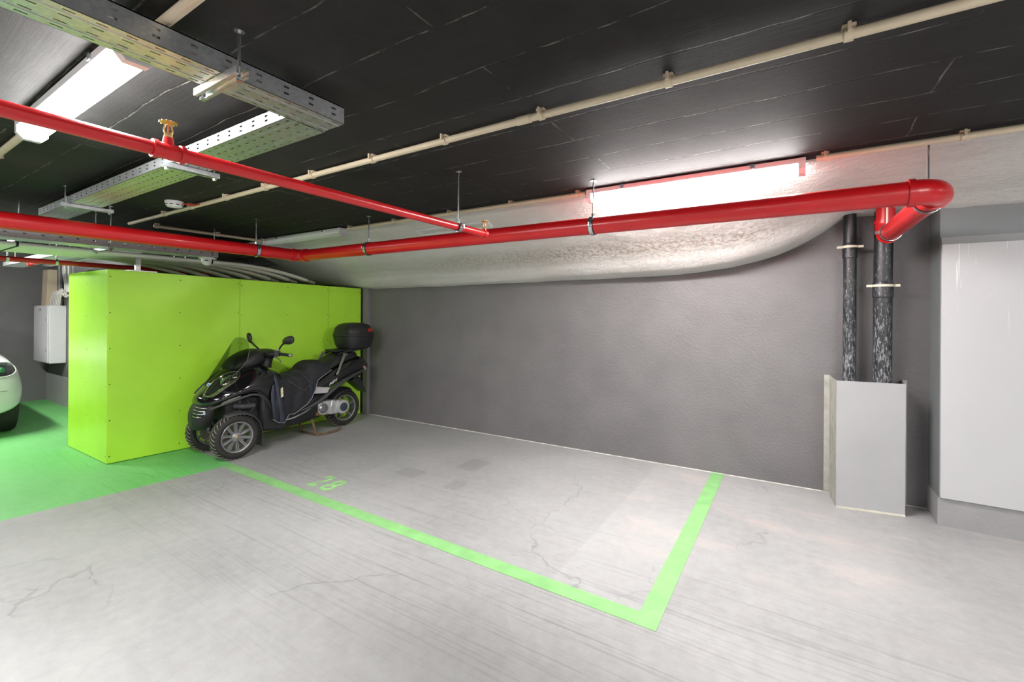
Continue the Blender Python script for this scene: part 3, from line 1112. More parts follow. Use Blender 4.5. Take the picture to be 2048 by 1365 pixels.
for j, (y, lab) in enumerate(((.95, 'strut and dark ties under the cream conduits near the left edge'), (2.42, 'strut and dark ties under the cream conduits beside the dome camera'))):
    t = thing('conduit_hanger', lab, 'conduit hanger', (-5.85, y, 1.975), 'hangers of the cream conduits')
    MB().bar((-6.12, y, 2.030), (-5.40, y, 2.030), .04, .02).build('strut_channel', M_GALV, t)
    mb = MB()
    for i in range(NCD):
        x = -5.47 - i * .050
        ring(mb, (x, y, 2.0), (0, 1, 0), .0195, .016, .003, 10)
    mb.build('dark_ties', M_DARK, t)
    mb = MB()
    for x in (-5.41, -6.11):
        mb.tube([(x, y, 2.03), (x, y, HC)], .005, 8)
    mb.build('threaded_rods', M_CHROME, t)

t = thing('strut_post', 'short steel strut post with a foot plate on the edge of the green enclosure', 'strut', (-5.6, 1.80, 1.838))
MB().box((-5.62, 1.78, 1.84), (-5.58, 1.82, 1.979)).build('post', M_GALV, t)
MB().box((-5.64, 1.70, 1.838), (-5.50, 1.93, 1.852)).build('foot_plate', M_GALV, t)

t = thing('dome_camera', 'white dome security camera below the tray end over the green enclosure', 'security camera', (-5.18, 2.31, 2.0))
c = Vector((-5.14, 2.225, 2.004))
MB().box((c.x - .055, c.y - .055, c.z - .014), (c.x + .055, c.y + .055, c.z + .004)).build('mount_plate', M_WHITE, t, bevel=.004)
MB().lathe([(.048, 0), (.048, -.012), (.045, -.032), (.034, -.055), (.016, -.068), (.001, -.071)], c + Vector((0, 0, -.012)), (0, 0, 1), 24).build('housing', M_WHITE, t)
ld = Vector((.80, -.35, -.48)).normalized()
lc = c + Vector((0, 0, -.020)) + ld * .040
MB().lathe([(.020, -.006), (.020, .004), (.012, .008), (.001, .009)], lc, ld, 16).build('lens', mat('camera_lens', (.01, .02, .02), .1), t)
MB().tube([c + Vector((-.03, 0, .0)), c + Vector((-.04, -.02, .05)), c + Vector((-.07, -.06, .03))], .004, 6).build('cable', M_DARK, t)

# linear vent in the white slope, small grille further left
def slope_frame(x0, x1, y0, y1, name, label, nsl, fr, along='x'):
    t = thing(name, label, 'vent', ((x0 + x1) / 2, (y0 + y1) / 2, soffit_z((x0 + x1) / 2, (y0 + y1) / 2)))

    def S(x, y, d):
        z = soffit_z(x0, y0) + (soffit_z(x0, y1) - soffit_z(x0, y0)) * (y - y0) / (y1 - y0)
        n = Vector((0, (soffit_z(x0, y1) - soffit_z(x0, y0)) / (y1 - y0), -1)).normalized()
        return Vector((x, y, z)) + n * d

    def pl(mb, xa, xb, ya, yb, d0, d1):
        mb.hexa([S(xa, ya, d0), S(xb, ya, d0), S(xb, yb, d0), S(xa, yb, d0), S(xa, ya, d1), S(xb, ya, d1), S(xb, yb, d1), S(xa, yb, d1)])
    mb = MB()
    pl(mb, x0, x1, y0, y0 + fr, -.02, .018)
    pl(mb, x0, x1, y1 - fr, y1, -.02, .018)
    pl(mb, x0, x0 + fr * 1.4, y0 + fr, y1 - fr, -.02, .018)
    pl(mb, x1 - fr * 1.4, x1, y0 + fr, y1 - fr, -.02, .018)
    mb.build('frame', M_WHITE if along == 'x' else M_GBOX, t)
    mb = MB()
    pl(mb, x0 + fr, x1 - fr, y0 + fr, y1 - fr, -.02, .006)
    mb.build('backing', M_DARK, t)
    mb = MB()
    for i in range(nsl):
        if along == 'x':
            xx = x0 + fr * 1.4 + (x1 - x0 - fr * 2.8) * (i + .5) / nsl
            pl(mb, xx - .004, xx + .004, y0 + fr, y1 - fr, .0, .014)
        else:
            yy = y0 + fr + (y1 - y0 - 2 * fr) * (i + .5) / nsl
            pl(mb, x0 + fr, x1 - fr, yy - .012, yy + .006, .0, .016)
    mb.build('slats', M_WHITE if along == 'x' else M_GBOX, t)


slope_frame(-3.20, -2.33, 3.255, 3.36, 'linear_vent', 'white linear air vent set in the white slope behind the red pipes', 44, .026)
slope_frame(-7.0, -6.3, 3.40, 3.66, 'louvre_grille', 'dusty grey louvre grille in the white slope near the dome camera', 6, .02, 'y')

# ------------------------------------------------------------------ far left corner: cabinet, trunking, trays
cb = thing('electrical_cabinet', 'white steel electrical cabinet hung on the far wall left of the green enclosure', 'cabinet', (-9.7, 2.13, .65))
MB().box((-10.085, 1.952, .655), (-9.335, 2.138, 1.522)).build('body', M_CAB, cb, bevel=.006)
dr = MB().box((-10.075, 1.935, .668), (-9.345, 1.951, 1.512)).build('door', M_CAB, cb, bevel=.004)
mb = MB()
mb.lathe([(.016, 0), (.016, -.006), (.010, -.008)], (-9.72, 1.935, 1.46), (0, 1, 0), 12)
mb.build('lock', mat('cabinet_lock', (.15, .15, .15), .3, .7), dr)
mb = MB()
for z in (1.30, .86):
    mb.box((-9.40, 1.926, z - .025), (-9.375, 1.936, z + .025))
mb.build('hinges', mat('hinge_steel', (.45, .45, .46), .4, .5), dr)

tr = thing('wall_trunking', 'flat beige trunking rising from the white electrical cabinet', 'trunking', (-9.85, 2.06, 1.522))
MB().hexa([(-10.10, 2.02, 1.523), (-9.84, 2.02, 1.523), (-9.84, 2.139, 1.523), (-10.10, 2.139, 1.523), (-10.02, 2.02, 2.08), (-9.72, 2.02, 2.08), (-9.72, 2.139, 2.08), (-10.02, 2.139, 2.08)]).build('duct', mat('beige_trunking', (.66, .56, .40), .45, var=.04), tr, bevel=.004)
MB().box((-9.88, 2.016, 1.96), (-9.74, 2.022, 2.06)).build('joint_cover', MATS['beige_trunking'], tr)
M_CW = mat('cream_cable', (.72, .70, .64), .5, var=.05)
for i in range(7):
    x = -9.76 + i * .078
    pts = [(x, 2.05, 1.523), (x + .05, 2.05, 1.62), (x + .12, 2.05, 1.70 + .012 * i), (x + .24, 2.05 + .01 * (i % 3), 1.735 + .01 * math.sin(i * 2)), (x + .36, 2.06, 1.67 + .03 * math.sin(i)), (x + .50, 2.07, 1.66 + .02 * (i % 4)), (x + .62, 2.08, 1.72 + .02 * (i % 3))]
    tag(MB().tube(pts, .0085, 8).build('looped_cable', M_CW), 'cream cable looping out of the top of the white electrical cabinet', 'cable', 'cables on the electrical cabinet')
t = thing('wall_cables', 'pale cables dropping down the far wall above the looped cables', 'cable', (-9.2, 2.1, 1.7))
for i, (x, x2) in enumerate(((-9.30, -9.10), (-9.22, -9.02), (-9.05, -8.93))):
    MB().tube([(x, 2.09, 2.2), (x + .01, 2.09, 2.0), (x2 - .06, 2.08, 1.85), (x2, 2.07, 1.72)], .012, 8).build('cable', M_CW, t)
for i, x in enumerate((-9.60, -9.53, -9.46)):
    tag(MB().tube([(x, 2.11, 1.523), (x, 2.11, 2.2)], .02, 10).build('wall_pipe', [mat('grey_wall_pipe', (.07, .07, .075), .5, var=.1), M_UPST][i % 2]), ['dark pipe on the far wall next to the beige trunking', 'mid grey pipe on the far wall between two dark ones', 'dark pipe on the far wall right of the mid grey one'][i], 'pipe')
tag(MB().box((-9.40, 2.125, 1.78), (-9.0, 2.139, 2.12)).build('wall_plate', M_UPST), 'grey plate on the far wall behind the dropping cables', 'wall plate')

M_TW = mat('white_zinc_tray', (.66, .68, .68), .4, .3, var=.05)
for lab, x0, x1, y0, y1_, z in (('pale steel tray hanging low at the far left above the cabinet', -8.9, -6.2, 1.42, 1.60, 2.03), ('pale steel channel beside the low hanging tray above the beige trunking', -8.35, -6.4, 1.68, 1.76, 2.03)):
    t = thing('low_tray', lab, 'cable tray', ((x0 + x1) / 2, (y0 + y1_) / 2, z), 'low trays at the far left')
    MB().box((x0, y0, z), (x1, y1_, z + .004)).build('base_plate', M_TW, t)
    for yy in (y0, y1_ - .003):
        MB().box((x0, yy, z), (x1, yy + .003, z + .055)).build('side_rail', M_TW, t)
    for xx in (x0 + .12, x1 - .3):
        MB().tube([(xx, (y0 + y1_) / 2, z), (xx, (y0 + y1_) / 2, HC)], .006, 8).build('threaded_rod', M_BEIGE, t)
t = thing('pendant_sprinkler', 'small red pendant sprinkler fitting below the thin red pipe at the far left', 'sprinkler', (-7.05, 1.42, 1.97))
MB().tube([(-6.22, 1.28, 1.93), (-6.9, 1.30, 1.945)], .014, 10).build('arm_pipe', M_RED, t)
MB().lathe([(.016, .04), (.028, .024), (.028, -.014), (.017, -.025), (.004, -.03)], (-6.92, 1.30, 1.945), (0, 0, 1), 16).build('body', M_RED, t)

#@@SCOOTER
# ------------------------------------------------------------------ three-wheeled scooter
# local frame: f forward, s to the visible left side, z up
SX, SY = -4.885, 2.97


def W(f, s, z):
    return Vector((SX + s, SY - f, z))


class SB(MB):
    def build(s, *a, **k):
        s.v = [W(*p) for p in s.v]
        return MB.build(s, *a, **k)


CAML = Vector((SY - 0, 0 - SX, CAM_H))      # where the outlines were sighted from, in the local frame
M_GB = mat('gloss_black_paint', (.005, .005, .006), .12, coat=1.0, var=.05)
M_MB = mat('matt_black_plastic', (.016, .016, .017), .48, var=.1, bump=.08, bscale=120)
M_GP = mat('grey_black_plastic', (.045, .046, .048), .55, var=.1, bump=.1, bscale=120)
M_FAB = mat('black_nylon_fabric', (.017, .018, .022), .82, var=.3, vscale=9, bump=.45, bscale=160)
M_FABN = mat('navy_nylon_fabric', (.018, .024, .042), .6, var=.25, vscale=9, bump=.3, bscale=120)
M_VIN = mat('black_vinyl', (.014, .014, .014), .55, var=.1, bump=.2, bscale=150)
M_TYRE = mat('tyre_rubber', (.018, .0165, .015), .72, var=.25, vscale=14, bump=.25, bscale=90)
M_DUST = mat('dusty_tread', (.27, .245, .20), .85, var=.35, vscale=30)
M_RIM = mat('grey_alloy', (.34, .345, .35), .34, .75, var=.08)
M_ALU = mat('cast_aluminium', (.56, .57, .57), .38, .55, var=.12, vscale=12, bump=.06, bscale=60)
M_SIL = mat('silver_plastic', (.50, .50, .51), .35, .2, var=.04)
M_RUST = mat('rusty_steel', (.17, .105, .062), .7, .3, var=.35, vscale=24, bump=.2, bscale=80)
M_DISC = mat('brake_disc_steel', (.30, .27, .21), .35, .85, var=.1)
M_STEEL = mat('dull_steel', (.30, .31, .32), .35, .8, var=.1)
M_PIPE = mat('reflective_piping', (.22, .23, .24), .45, var=.05)
M_REFL = mat('lamp_reflector', (.78, .78, .74), .12, .95, var=.1)
M_LENS = mat('red_lens', (.42, .01, .012), .12, coat=.5)
M_LENSP = mat('pale_lens', (.62, .42, .38), .15, coat=.5)
M_BEIGET = mat('worn_tag', (.62, .56, .36), .6, var=.3, vscale=60)
M_CHR = mat('chrome_trim', (.75, .74, .68), .12, .95)


def clear_mat(name, tint, gloss=.12, rough=.03, fac=.10):
    m = bpy.data.materials.new(name)
    m.use_nodes = True
    nt = m.node_tree
    nt.nodes.clear()
    out = nt.nodes.new('ShaderNodeOutputMaterial')
    mx = nt.nodes.new('ShaderNodeMixShader')
    tr = nt.nodes.new('ShaderNodeBsdfTransparent')
    tr.inputs[0].default_value = tuple(tint) + (1,)
    gl = nt.nodes.new('ShaderNodeBsdfGlossy')
    gl.inputs['Roughness'].default_value = rough
    lw = nt.nodes.new('ShaderNodeLayerWeight')
    lw.inputs[0].default_value = gloss
    mr = nt.nodes.new('ShaderNodeMapRange')
    mr.inputs[3].default_value = .015
    mr.inputs[4].default_value = .4
    nt.links.new(lw.outputs['Fresnel'], mr.inputs[0])
    nt.links.new(mr.outputs[0], mx.inputs[0])
    nt.links.new(tr.outputs[0], mx.inputs[1])
    nt.links.new(gl.outputs[0], mx.inputs[2])
    nt.links.new(mx.outputs[0], out.inputs[0])
    return m


M_SCREEN = clear_mat('tinted_screen', (.52, .56, .50))
M_HLENS = clear_mat('clear_lens', (.86, .86, .84), .2)

scooter = thing('scooter', 'black three-wheeled scooter with tinted windscreen parked against the lime green enclosure', 'scooter', W(0, 0, 0))


def sym(f, half):
    h = [(f, s, z) for s, z in half]
    return [Vector(p) for p in h] + [Vector((p[0], -p[1], p[2])) for p in reversed(h) if abs(p[1]) > 1e-6]


def body(name, st, m, subsurf=2, parent=None, angle=60):
    mb = SB()
    mb.loft([sym(f, h) for f, h in st])
    return mb.build(name, m, parent or scooter, angle=angle, subsurf=subsurf)


def bvh_of(o):
    dg = bpy.context.evaluated_depsgraph_get()
    dg.update()
    ev = o.evaluated_get(dg)
    me = ev.to_mesh()
    mw = o.matrix_world
    b = BVHTree.FromPolygons([mw @ v.co for v in me.vertices], [tuple(p.vertices) for p in me.polygons])
    ev.to_mesh_clear()
    return b


def local(p):
    return Vector((SY - p.y, p.x - SX, p.z))


def lay(bvhs, f, z, s0=.265, off=.004, mirror=False):
    """lay the sighted outline point (f,z) of plane s0 on the surface"""
    p = W(f, s0, z)
    o = Vector((0, 0, CAM_H))
    d = (p - o).normalized()
    best = None
    for b in bvhs:
        h, n, i, dist = b.ray_cast(o, d)
        if h is not None and dist < 8 and (best is None or dist < best[1]):
            best = (h - d * off, dist)
    q = local(best[0]) if best else Vector((f - .05, s0 - .08, z))
    if mirror:
        q.y = -q.y
    return q


def cr(pts, n):
    """Catmull-Rom resample of a 2-D polyline to n points"""
    out = []
    m = len(pts) - 1
    for i in range(n):
        t = i / (n - 1) * m
        k = min(int(t), m - 1)
        u = t - k
        p = [Vector(pts[max(0, min(m, k + j))]) for j in (-1, 0, 1, 2)]
        out.append(.5 * ((2 * p[1]) + (-p[0] + p[2]) * u + (2 * p[0] - 5 * p[1] + 4 * p[2] - p[3]) * u * u + (-p[0] + 3 * p[1] - 3 * p[2] + p[3]) * u ** 3))
    return out


def patch(name, bvhs, top, bot, m, parent, s0=.265, off=.004, nu=14, nv=5, mirror=False, thick=.003):
    T, B_ = cr(top, nu), cr(bot, nu)
    mb = SB()
    rows = []
    for j in range(nv):
        q = j / (nv - 1)
        rows.append([lay(bvhs, *(T[i].lerp(B_[i], q)), s0, off, mirror) for i in range(nu)])
    mb.grid(rows)
    return mb.build(name, m, parent, angle=60, solid=thick)


# --- front fairing
FF = [
    (.950, [(0, .618), (.030, .615), (.055, .600), (.062, .570), (.055, .54), (0, .54)]),
    (.925, [(0, .655), (.060, .645), (.110, .61), (.130, .57), (.120, .522), (0, .522)]),
    (.88, [(0, .700), (.085, .690), (.160, .645), (.200, .59), (.195, .535), (0, .535)]),
    (.80, [(0, .785), (.105, .765), (.200, .690), (.255, .63), (.255, .556), (0, .55)]),
    (.70, [(0, .865), (.125, .835), (.230, .745), (.288, .67), (.290, .594), (0, .58)]),
    (.60, [(0, .915), (.140, .880), (.245, .79), (.302, .70), (.302, .618), (0, .60)]),
    (.50, [(0, .935), (.150, .900), (.250, .82), (.300, .72), (.300, .610), (0, .60)]),
    (.42, [(0, .925), (.155, .895), (.245, .825), (.290, .72), (.290, .545), (0, .55)]),
    (.34, [(0, .895), (.160, .870), (.240, .81), (.275, .71), (.272, .44), (0, .44)]),
    (.25, [(0, .850), (.155, .835), (.225, .785), (.255, .70), (.250, .38), (0, .38)]),
    (.18, [(0, .815), (.130, .800), (.190, .76), (.220, .69), (.215, .42), (0, .42)]),
]
fairing = body('front_fairing', FF, M_GB)
bf = bvh_of(fairing)

nose = body('nose_panel', [
    (.995, [(0, .475), (.030, .47), (.046, .44), (.046, .39), (.030, .36), (0, .355)]),
    (.970, [(0, .535), (.06, .525), (.090, .47), (.085, .38), (.05, .325), (0, .315)]),
    (.93, [(0, .585), (.085, .575), (.125, .50), (.112, .38), (.065, .295), (0, .285)]),
    (.87, [(0, .60), (.11, .59), (.150, .52), (.125, .39), (.075, .30), (0, .29)]),
    (.80, [(0, .60), (.12, .59), (.155, .52), (.130, .42), (.08, .35), (0, .34)]),
], M_MB)
bn_ = bvh_of(nose)
grille_pts = [(930, 775), (930, 800), (935, 835), (940, 870), (945, 905)]


def c1p(x, y, s0):      # sighted photograph point -> (f, z) on plane s0
    u, v = 340 + x / 4.266, 620 + y / 4.266
    d = fw + R_ * ((u - 1024) / 895.27) - U_ * ((v - 626.95) / 895.27)
    t = (SX + s0 - 0) / d.x
    p = Vector((0, 0, CAM_H)) + d * t
    return (SY - p.y, p.z)


def c1patch(name, bvhs, top, bot, m, parent, s0=.1, **k):
    return patch(name, bvhs, [c1p(x, y, s0) for x, y in top], [c1p(x, y, s0) for x, y in bot], m, parent, s0=s0, **k)


gr = c1patch('grille_recess', [bn_], [(232, 775), (290, 780), (345, 795)], [(188, 915), (235, 925), (275, 925)], M_DARK, nose, off=.004, nu=8, nv=6)
for x0, y0, x1, y1 in ((232, 795, 340, 812), (215, 825, 322, 843), (203, 851, 305, 868), (196, 879, 292, 892), (192, 906, 268, 916)):
    a, b = (x0, y0), ((x0 + x1) / 2, (y0 + y1) / 2 + 5)
    c1patch('grille_bar', [bn_], [a, b, (x1, y1)], [(x0, y0 + 7), (b[0], b[1] + 8), (x1, y1 + 7)], M_CHR, nose, off=.010, nu=8, nv=2, thick=.004)
c1patch('emblem', [bn_], [(283, 880), (292, 874), (302, 880)], [(283, 896), (292, 902), (302, 896)], mat('pale_blue_emblem', (.45, .58, .75), .2, .3), nose, off=.009, nu=7, nv=3)

# --- windscreen
SCV = [((.905, .640), .06, .03), ((.845, .745), .125, .085), ((.785, .845), .178, .140), ((.712, .950), .200, .150), ((.645, 1.055), .195, .105), ((.585, 1.135), .155, .050), ((.552, 1.168), .105, .022), ((.538, 1.176), .05, .006)]
mb = SB()
rows = []
for (f, z), w_, bow in SCV:
    rows.append([Vector((f - bow * (u * u), w_ * u, z)) for u in (i / 6 - 1 for i in range(13))])
mb.grid(rows)
scr = mb.build('windscreen', M_SCREEN, scooter, angle=60, subsurf=1)
mb = SB()
for sg in (1, -1):
    mb.tube([Vector((f - b_, w_ * sg, z)) for (f, z), w_, b_ in SCV], .0022, 6)
mb.tube([Vector((SCV[-1][0][0] - SCV[-1][2] * u * u, SCV[-1][1] * u, SCV[-1][0][1])) for u in (-1, -.5, 0, .5, 1)], .0022, 6)
mb.build('screen_edge', mat('screen_edge_plastic', (.14, .16, .14), .3), scr)

# --- headlights, turn signals, arch trim
for mir in (False, True):
    hl = patch('headlight', [bf], [(.985, .672), (.924, .770), (.813, .845), (.678, .856)], [(.975, .668), (.910, .652), (.791, .722), (.690, .790)], M_MB, scooter, off=.003, mirror=mir)
    if True:
        patch('reflector', [bf], [(.845, .80), (.80, .825), (.745, .836)], [(.842, .745), (.80, .742), (.758, .768)], M_REFL, hl, off=.006, nu=8, mirror=mir)
        patch('reflector', [bf], [(.738, .843), (.71, .848), (.69, .850)], [(.738, .800), (.715, .798), (.697, .803)], M_REFL, hl, off=.006, nu=6, mirror=mir)
        patch('lens', [bf], [(.985, .672), (.924, .770), (.813, .845), (.678, .856)], [(.975, .668), (.910, .652), (.791, .722), (.690, .790)], M_HLENS, hl, off=.012, mirror=mir, thick=.001)
        mb = SB()
        o_ = cr([(.985, .672), (.924, .772), (.813, .848), (.678, .859), (.686, .790), (.791, .719), (.910, .649), (.985, .668)], 30)
        mb.tube([lay([bf], p.x, p.y, .265, .010, mir) for p in o_], .0032, 6)
        mb.build('rim_trim', M_CHR, hl)
    patch('turn_signal', [bf], [(.852, .548), (.790, .588), (.655, .620)], [(.848, .541), (.760, .562), (.668, .595)], mat('clear_turn_lens', (.40, .38, .33), .15, .2, coat=.6), scooter, off=.008, mirror=mir)
    sg = -1 if mir else 1
    mb = SB()
    ap = [(.905, .50, .175), (.852, .532, .225), (.76, .566, .272), (.65, .600, .300), (.575, .618, .308), (.50, .606, .305), (.43, .555, .298), (.385, .49, .288), (.352, .42, .275)]
    secs = []
    for i, (f, z, s_) in enumerate(ap):
        secs.append([Vector((f, sg * (s_ - .014), z + .014)), Vector((f, sg * (s_ + .006), z + .020)), Vector((f, sg * (s_ + .010), z - .004)), Vector((f - .004, sg * (s_ - .012), z - .012))])
    mb.loft(secs)
    mb.build('wheel_arch_trim', M_GP, scooter, subsurf=2, angle=60)
mb = SB()
bc = lay([bf], *c1p(330, 640, .12), s0=.12, off=.004)
nrm = (CAML - bc).normalized() * .3 + Vector((.75, .35, .45))
mb.lathe([(.017, 0), (.017, .003), (.0005, .004)], bc, nrm, 20)
bd_ = mb.build('badge', mat('badge_white', (.75, .78, .80), .2), fairing)
mb = SB().lathe([(.0125, .0035), (.0125, .005), (.0005, .0055)], bc, nrm, 20)
mb.build('badge_shield', mat('badge_blue', (.12, .25, .50), .25), bd_)
mb = SB()
for pl in ([(410, 690), (470, 650), (535, 668)], ):
    pass
body('dashboard', [
    (.68, [(0, .905), (.09, .895), (.13, .87), (.13, .83), (0, .83)]),
    (.60, [(0, .995), (.12, .98), (.165, .93), (.17, .85), (0, .85)]),
    (.50, [(0, 1.045), (.13, 1.03), (.175, .97), (.18, .86), (0, .86)]),
    (.42, [(0, 1.066), (.13, 1.05), (.165, .99), (.165, .88), (0, .88)]),
    (.36, [(0, 1.055), (.12, 1.04), (.145, .99), (.14, .90), (0, .90)]),
    (.33, [(0, 1.01), (.09, 1.0), (.11, .97), (.11, .92), (0, .92)]),
], M_MB)

# --- wheels
def wheel(name, f, s, R, hw, rr, spokes, tread):
    c = Vector((f, s, R))
    ax = Vector((0, 1, 0))
    mb = SB()
    mb.lathe([(rr - .006, -hw * .78), (rr + .012, -hw), (R - .040, -hw * 1.04), (R - .018, -hw * .86), (R - .005, -hw * .45), (R, 0), (R - .005, hw * .45), (R - .018, hw * .86), (R - .040, hw * 1.04), (rr + .012, hw), (rr - .006, hw * .78)], c, ax, 56, closed=True)
    whl = mb.build(name, M_TYRE, scooter, angle=50)
    mb = SB()
    for i in range(tread):
        for sg in (1, -1):
            a0 = 2 * PI * (i + (.5 if sg > 0 else 0)) / tread
            secs = []
            for q in range(6):
                t = q / 5
                h = sg * hw * (.10 + .82 * t)
                rad = R - .0005 - .019 * (abs(h) / hw) ** 3.0
                a = a0 + .17 * t
                w2 = .045 * (1 - .5 * t) * .5
                pp = []
                for da, dr in ((-w2, 0), (w2, 0), (w2, .0022), (-w2, .0022)):
                    an = a + da
                    pp.append(Vector((f + math.sin(an) * (rad + dr), s + h, R + math.cos(an) * (rad + dr))))
                secs.append(pp)
            mb.loft(secs)
    td = mb.build('tread', M_DUST, whl)
    td['kind'] = 'stuff'
    mb = SB()
    mb.lathe([(rr, hw * .80), (rr - .004, hw * .86), (rr - .014, hw * .80), (rr - .020, hw * .45), (rr - .020, -hw * .5), (rr - .008, -hw * .8), (rr, -hw * .8)], c, ax, 48, closed=True)
    if spokes:
        for i in range(spokes):
            a = 2 * PI * i / spokes + .08
            d = Vector((math.sin(a), 0, math.cos(a)))
            tn = Vector((math.cos(a), 0, -math.sin(a)))
            for sd in (-1, 1):
                secs = []
                for r_, w_, h0, h1 in ((.026, .0050, -.004, .030), (.075, .0042, .004, .031), (rr - .014, .0050, .012, hw * .72)):
                    o_ = c + d * r_ + tn * sd * (.0062 + .002 * (r_ > .05))
                    secs.append([o_ + tn * w_ + ax * h0, o_ - tn * w_ + ax * h0, o_ - tn * w_ * .7 + ax * h1, o_ + tn * w_ * .7 + ax * h1])
                mb.loft(secs)
            secs = []
            for r_, h1 in ((.026, .016), (rr - .014, .024)):
                o_ = c + d * r_
                secs.append([o_ + tn * .006 + ax * (h1 - .008), o_ - tn * .006 + ax * (h1 - .008), o_ - tn * .006 + ax * h1, o_ + tn * .006 + ax * h1])
            mb.loft(secs)
    mb.lathe([(.046, -.02), (.046, .020), (.038, .030), (.022, .034), (.0005, .035)], c, ax, 24)
    rim = mb.build('rim', M_RIM, whl, angle=40)
    if spokes:
        for i in range(5):
            a = 2 * PI * i / 5 + .35
            SB().lathe([(.0075, .026), (.0075, .034), (.004, .035)], c + Vector((math.sin(a) * .036, 0, math.cos(a) * .036)), ax, 6).build('wheel_nut', M_STEEL, whl)
        SB().lathe([(.018, .033), (.017, .039), (.010, .043), (.0005, .044)], c, ax, 16).build('hub_cap', mat('dull_brass_cap', (.45, .36, .20), .35, .6), whl)
    return whl


def disc(f, s, z, r0, r1):
    mb = SB()
    mb.lathe([(r0, -.0025), (r1, -.0025), (r1, .0025), (r0, .0025)], (f, s, z), (0, 1, 0), 40, closed=True)
    return mb.build('brake_disc', M_DISC, scooter)


FWF, FWR = .700, .222
for sg in (1, -1):
    whl = wheel('front_wheel', FWF, sg * .248, FWR, .056, .152, 10, 34)
    disc(FWF, sg * (.248 - .030), FWR, .058, .112)
    mb = SB()
    mb.hexa([Vector((FWF - .06, sg * (.248 - .055), FWR + .05)), Vector((FWF + .01, sg * (.248 - .055), FWR + .07)), Vector((FWF + .01, sg * (.248 - .02), FWR + .07)), Vector((FWF - .06, sg * (.248 - .02), FWR + .05)), Vector((FWF - .075, sg * (.248 - .055), FWR + .10)), Vector((FWF, sg * (.248 - .055), FWR + .12)), Vector((FWF, sg * (.248 - .02), FWR + .12)), Vector((FWF - .075, sg * (.248 - .02), FWR + .10))])
    mb.build('brake_caliper', M_STEEL, scooter, bevel=.006)
    mb = SB()
    mb.tube([Vector((FWF, sg * .17, FWR)), Vector((FWF - .05, sg * .155, FWR + .10)), Vector((FWF - .10, sg * .14, FWR + .22)), Vector((FWF - .10, sg * .12, FWR + .36))], [.030, .026, .028, .030], 12)
    mb.tube([Vector((FWF - .0, sg * .235, FWR)), Vector((FWF, sg * .15, FWR))], .028, 14)
    mb.build('fork_arm', M_MB, scooter)
    # mudguard hugging the tyre, with its flap
    mb = SB()
    secs = []
    for i in range(15):
        a = math.radians(26 - i * 106 / 14)
        rad = FWR + .022 + .010 * max(0, (i - 2) / 12)
        hw = .040 + .030 * min(1, i / 5)
        cs = []
        for q in range(7):
            t = q / 6 * 2 - 1
            rr_ = rad - .026 * t * t
            cs.append(Vector((FWF + math.sin(a) * rr_, sg * .248 + hw * t, FWR + math.cos(a) * rr_)))
        secs.append(cs)
    for zz, ff in ((.16, -.254), (.115, -.250), (.078, -.240)):
        secs.append([Vector((FWF + ff + .012 * (q / 3 - 1) ** 2, sg * .248 + .066 * (q / 3 - 1), zz)) for q in range(7)])
    mb.grid(secs)
    fd = mb.build('front_mudguard', M_GP, scooter, angle=60, solid=.004)
    mb = SB()
    mb.tube([Vector((FWF - .04, sg * .165, FWR + .12)), Vector((FWF - .06, sg * .19, FWR + .20)), Vector((FWF - .05, sg * .23, FWR + .236))], .008, 8)
    mb.build('mudguard_stay', M_MB, fd)

mb = SB()
mb.hexa([Vector(p) for p in ((.40, -.15, .30), (.74, -.15, .36), (.74, .15, .36), (.40, .15, .30), (.36, -.15, .58), (.74, -.15, .56), (.74, .15, .56), (.36, .15, .58))])
mb.build('suspension_core', M_DARK, scooter, bevel=.02)
mb = SB()
mb.hexa([Vector(p) for p in ((.16, -.235, .17), (.42, -.20, .20), (.42, .20, .20), (.16, .235, .17), (.10, -.25, .56), (.44, -.25, .60), (.44, .25, .60), (.10, .25, .56))])
mb.build('inner_leg_shield', M_MB, scooter, bevel=.03)
for sg in (1, -1):
    mb = SB()
    mb.tube([Vector((.66, sg * .15, .50)), Vector((.60, sg * .215, .495)), Vector((.50, sg * .215, .49))], .026, 14)
    mb.build('suspension_link', M_GP, scooter)
    mb = SB()
    mb.tube([Vector((.56, sg * .20, .55)), Vector((.52, sg * .23, .46)), Vector((.56, sg * .22, .40)), Vector((.60, sg * .19, .34))], .006, 8)
    mb.build('brake_hose', M_MB, scooter)

rear = wheel('rear_wheel', -.715, 0, .236, .066, .165, 5, 30)

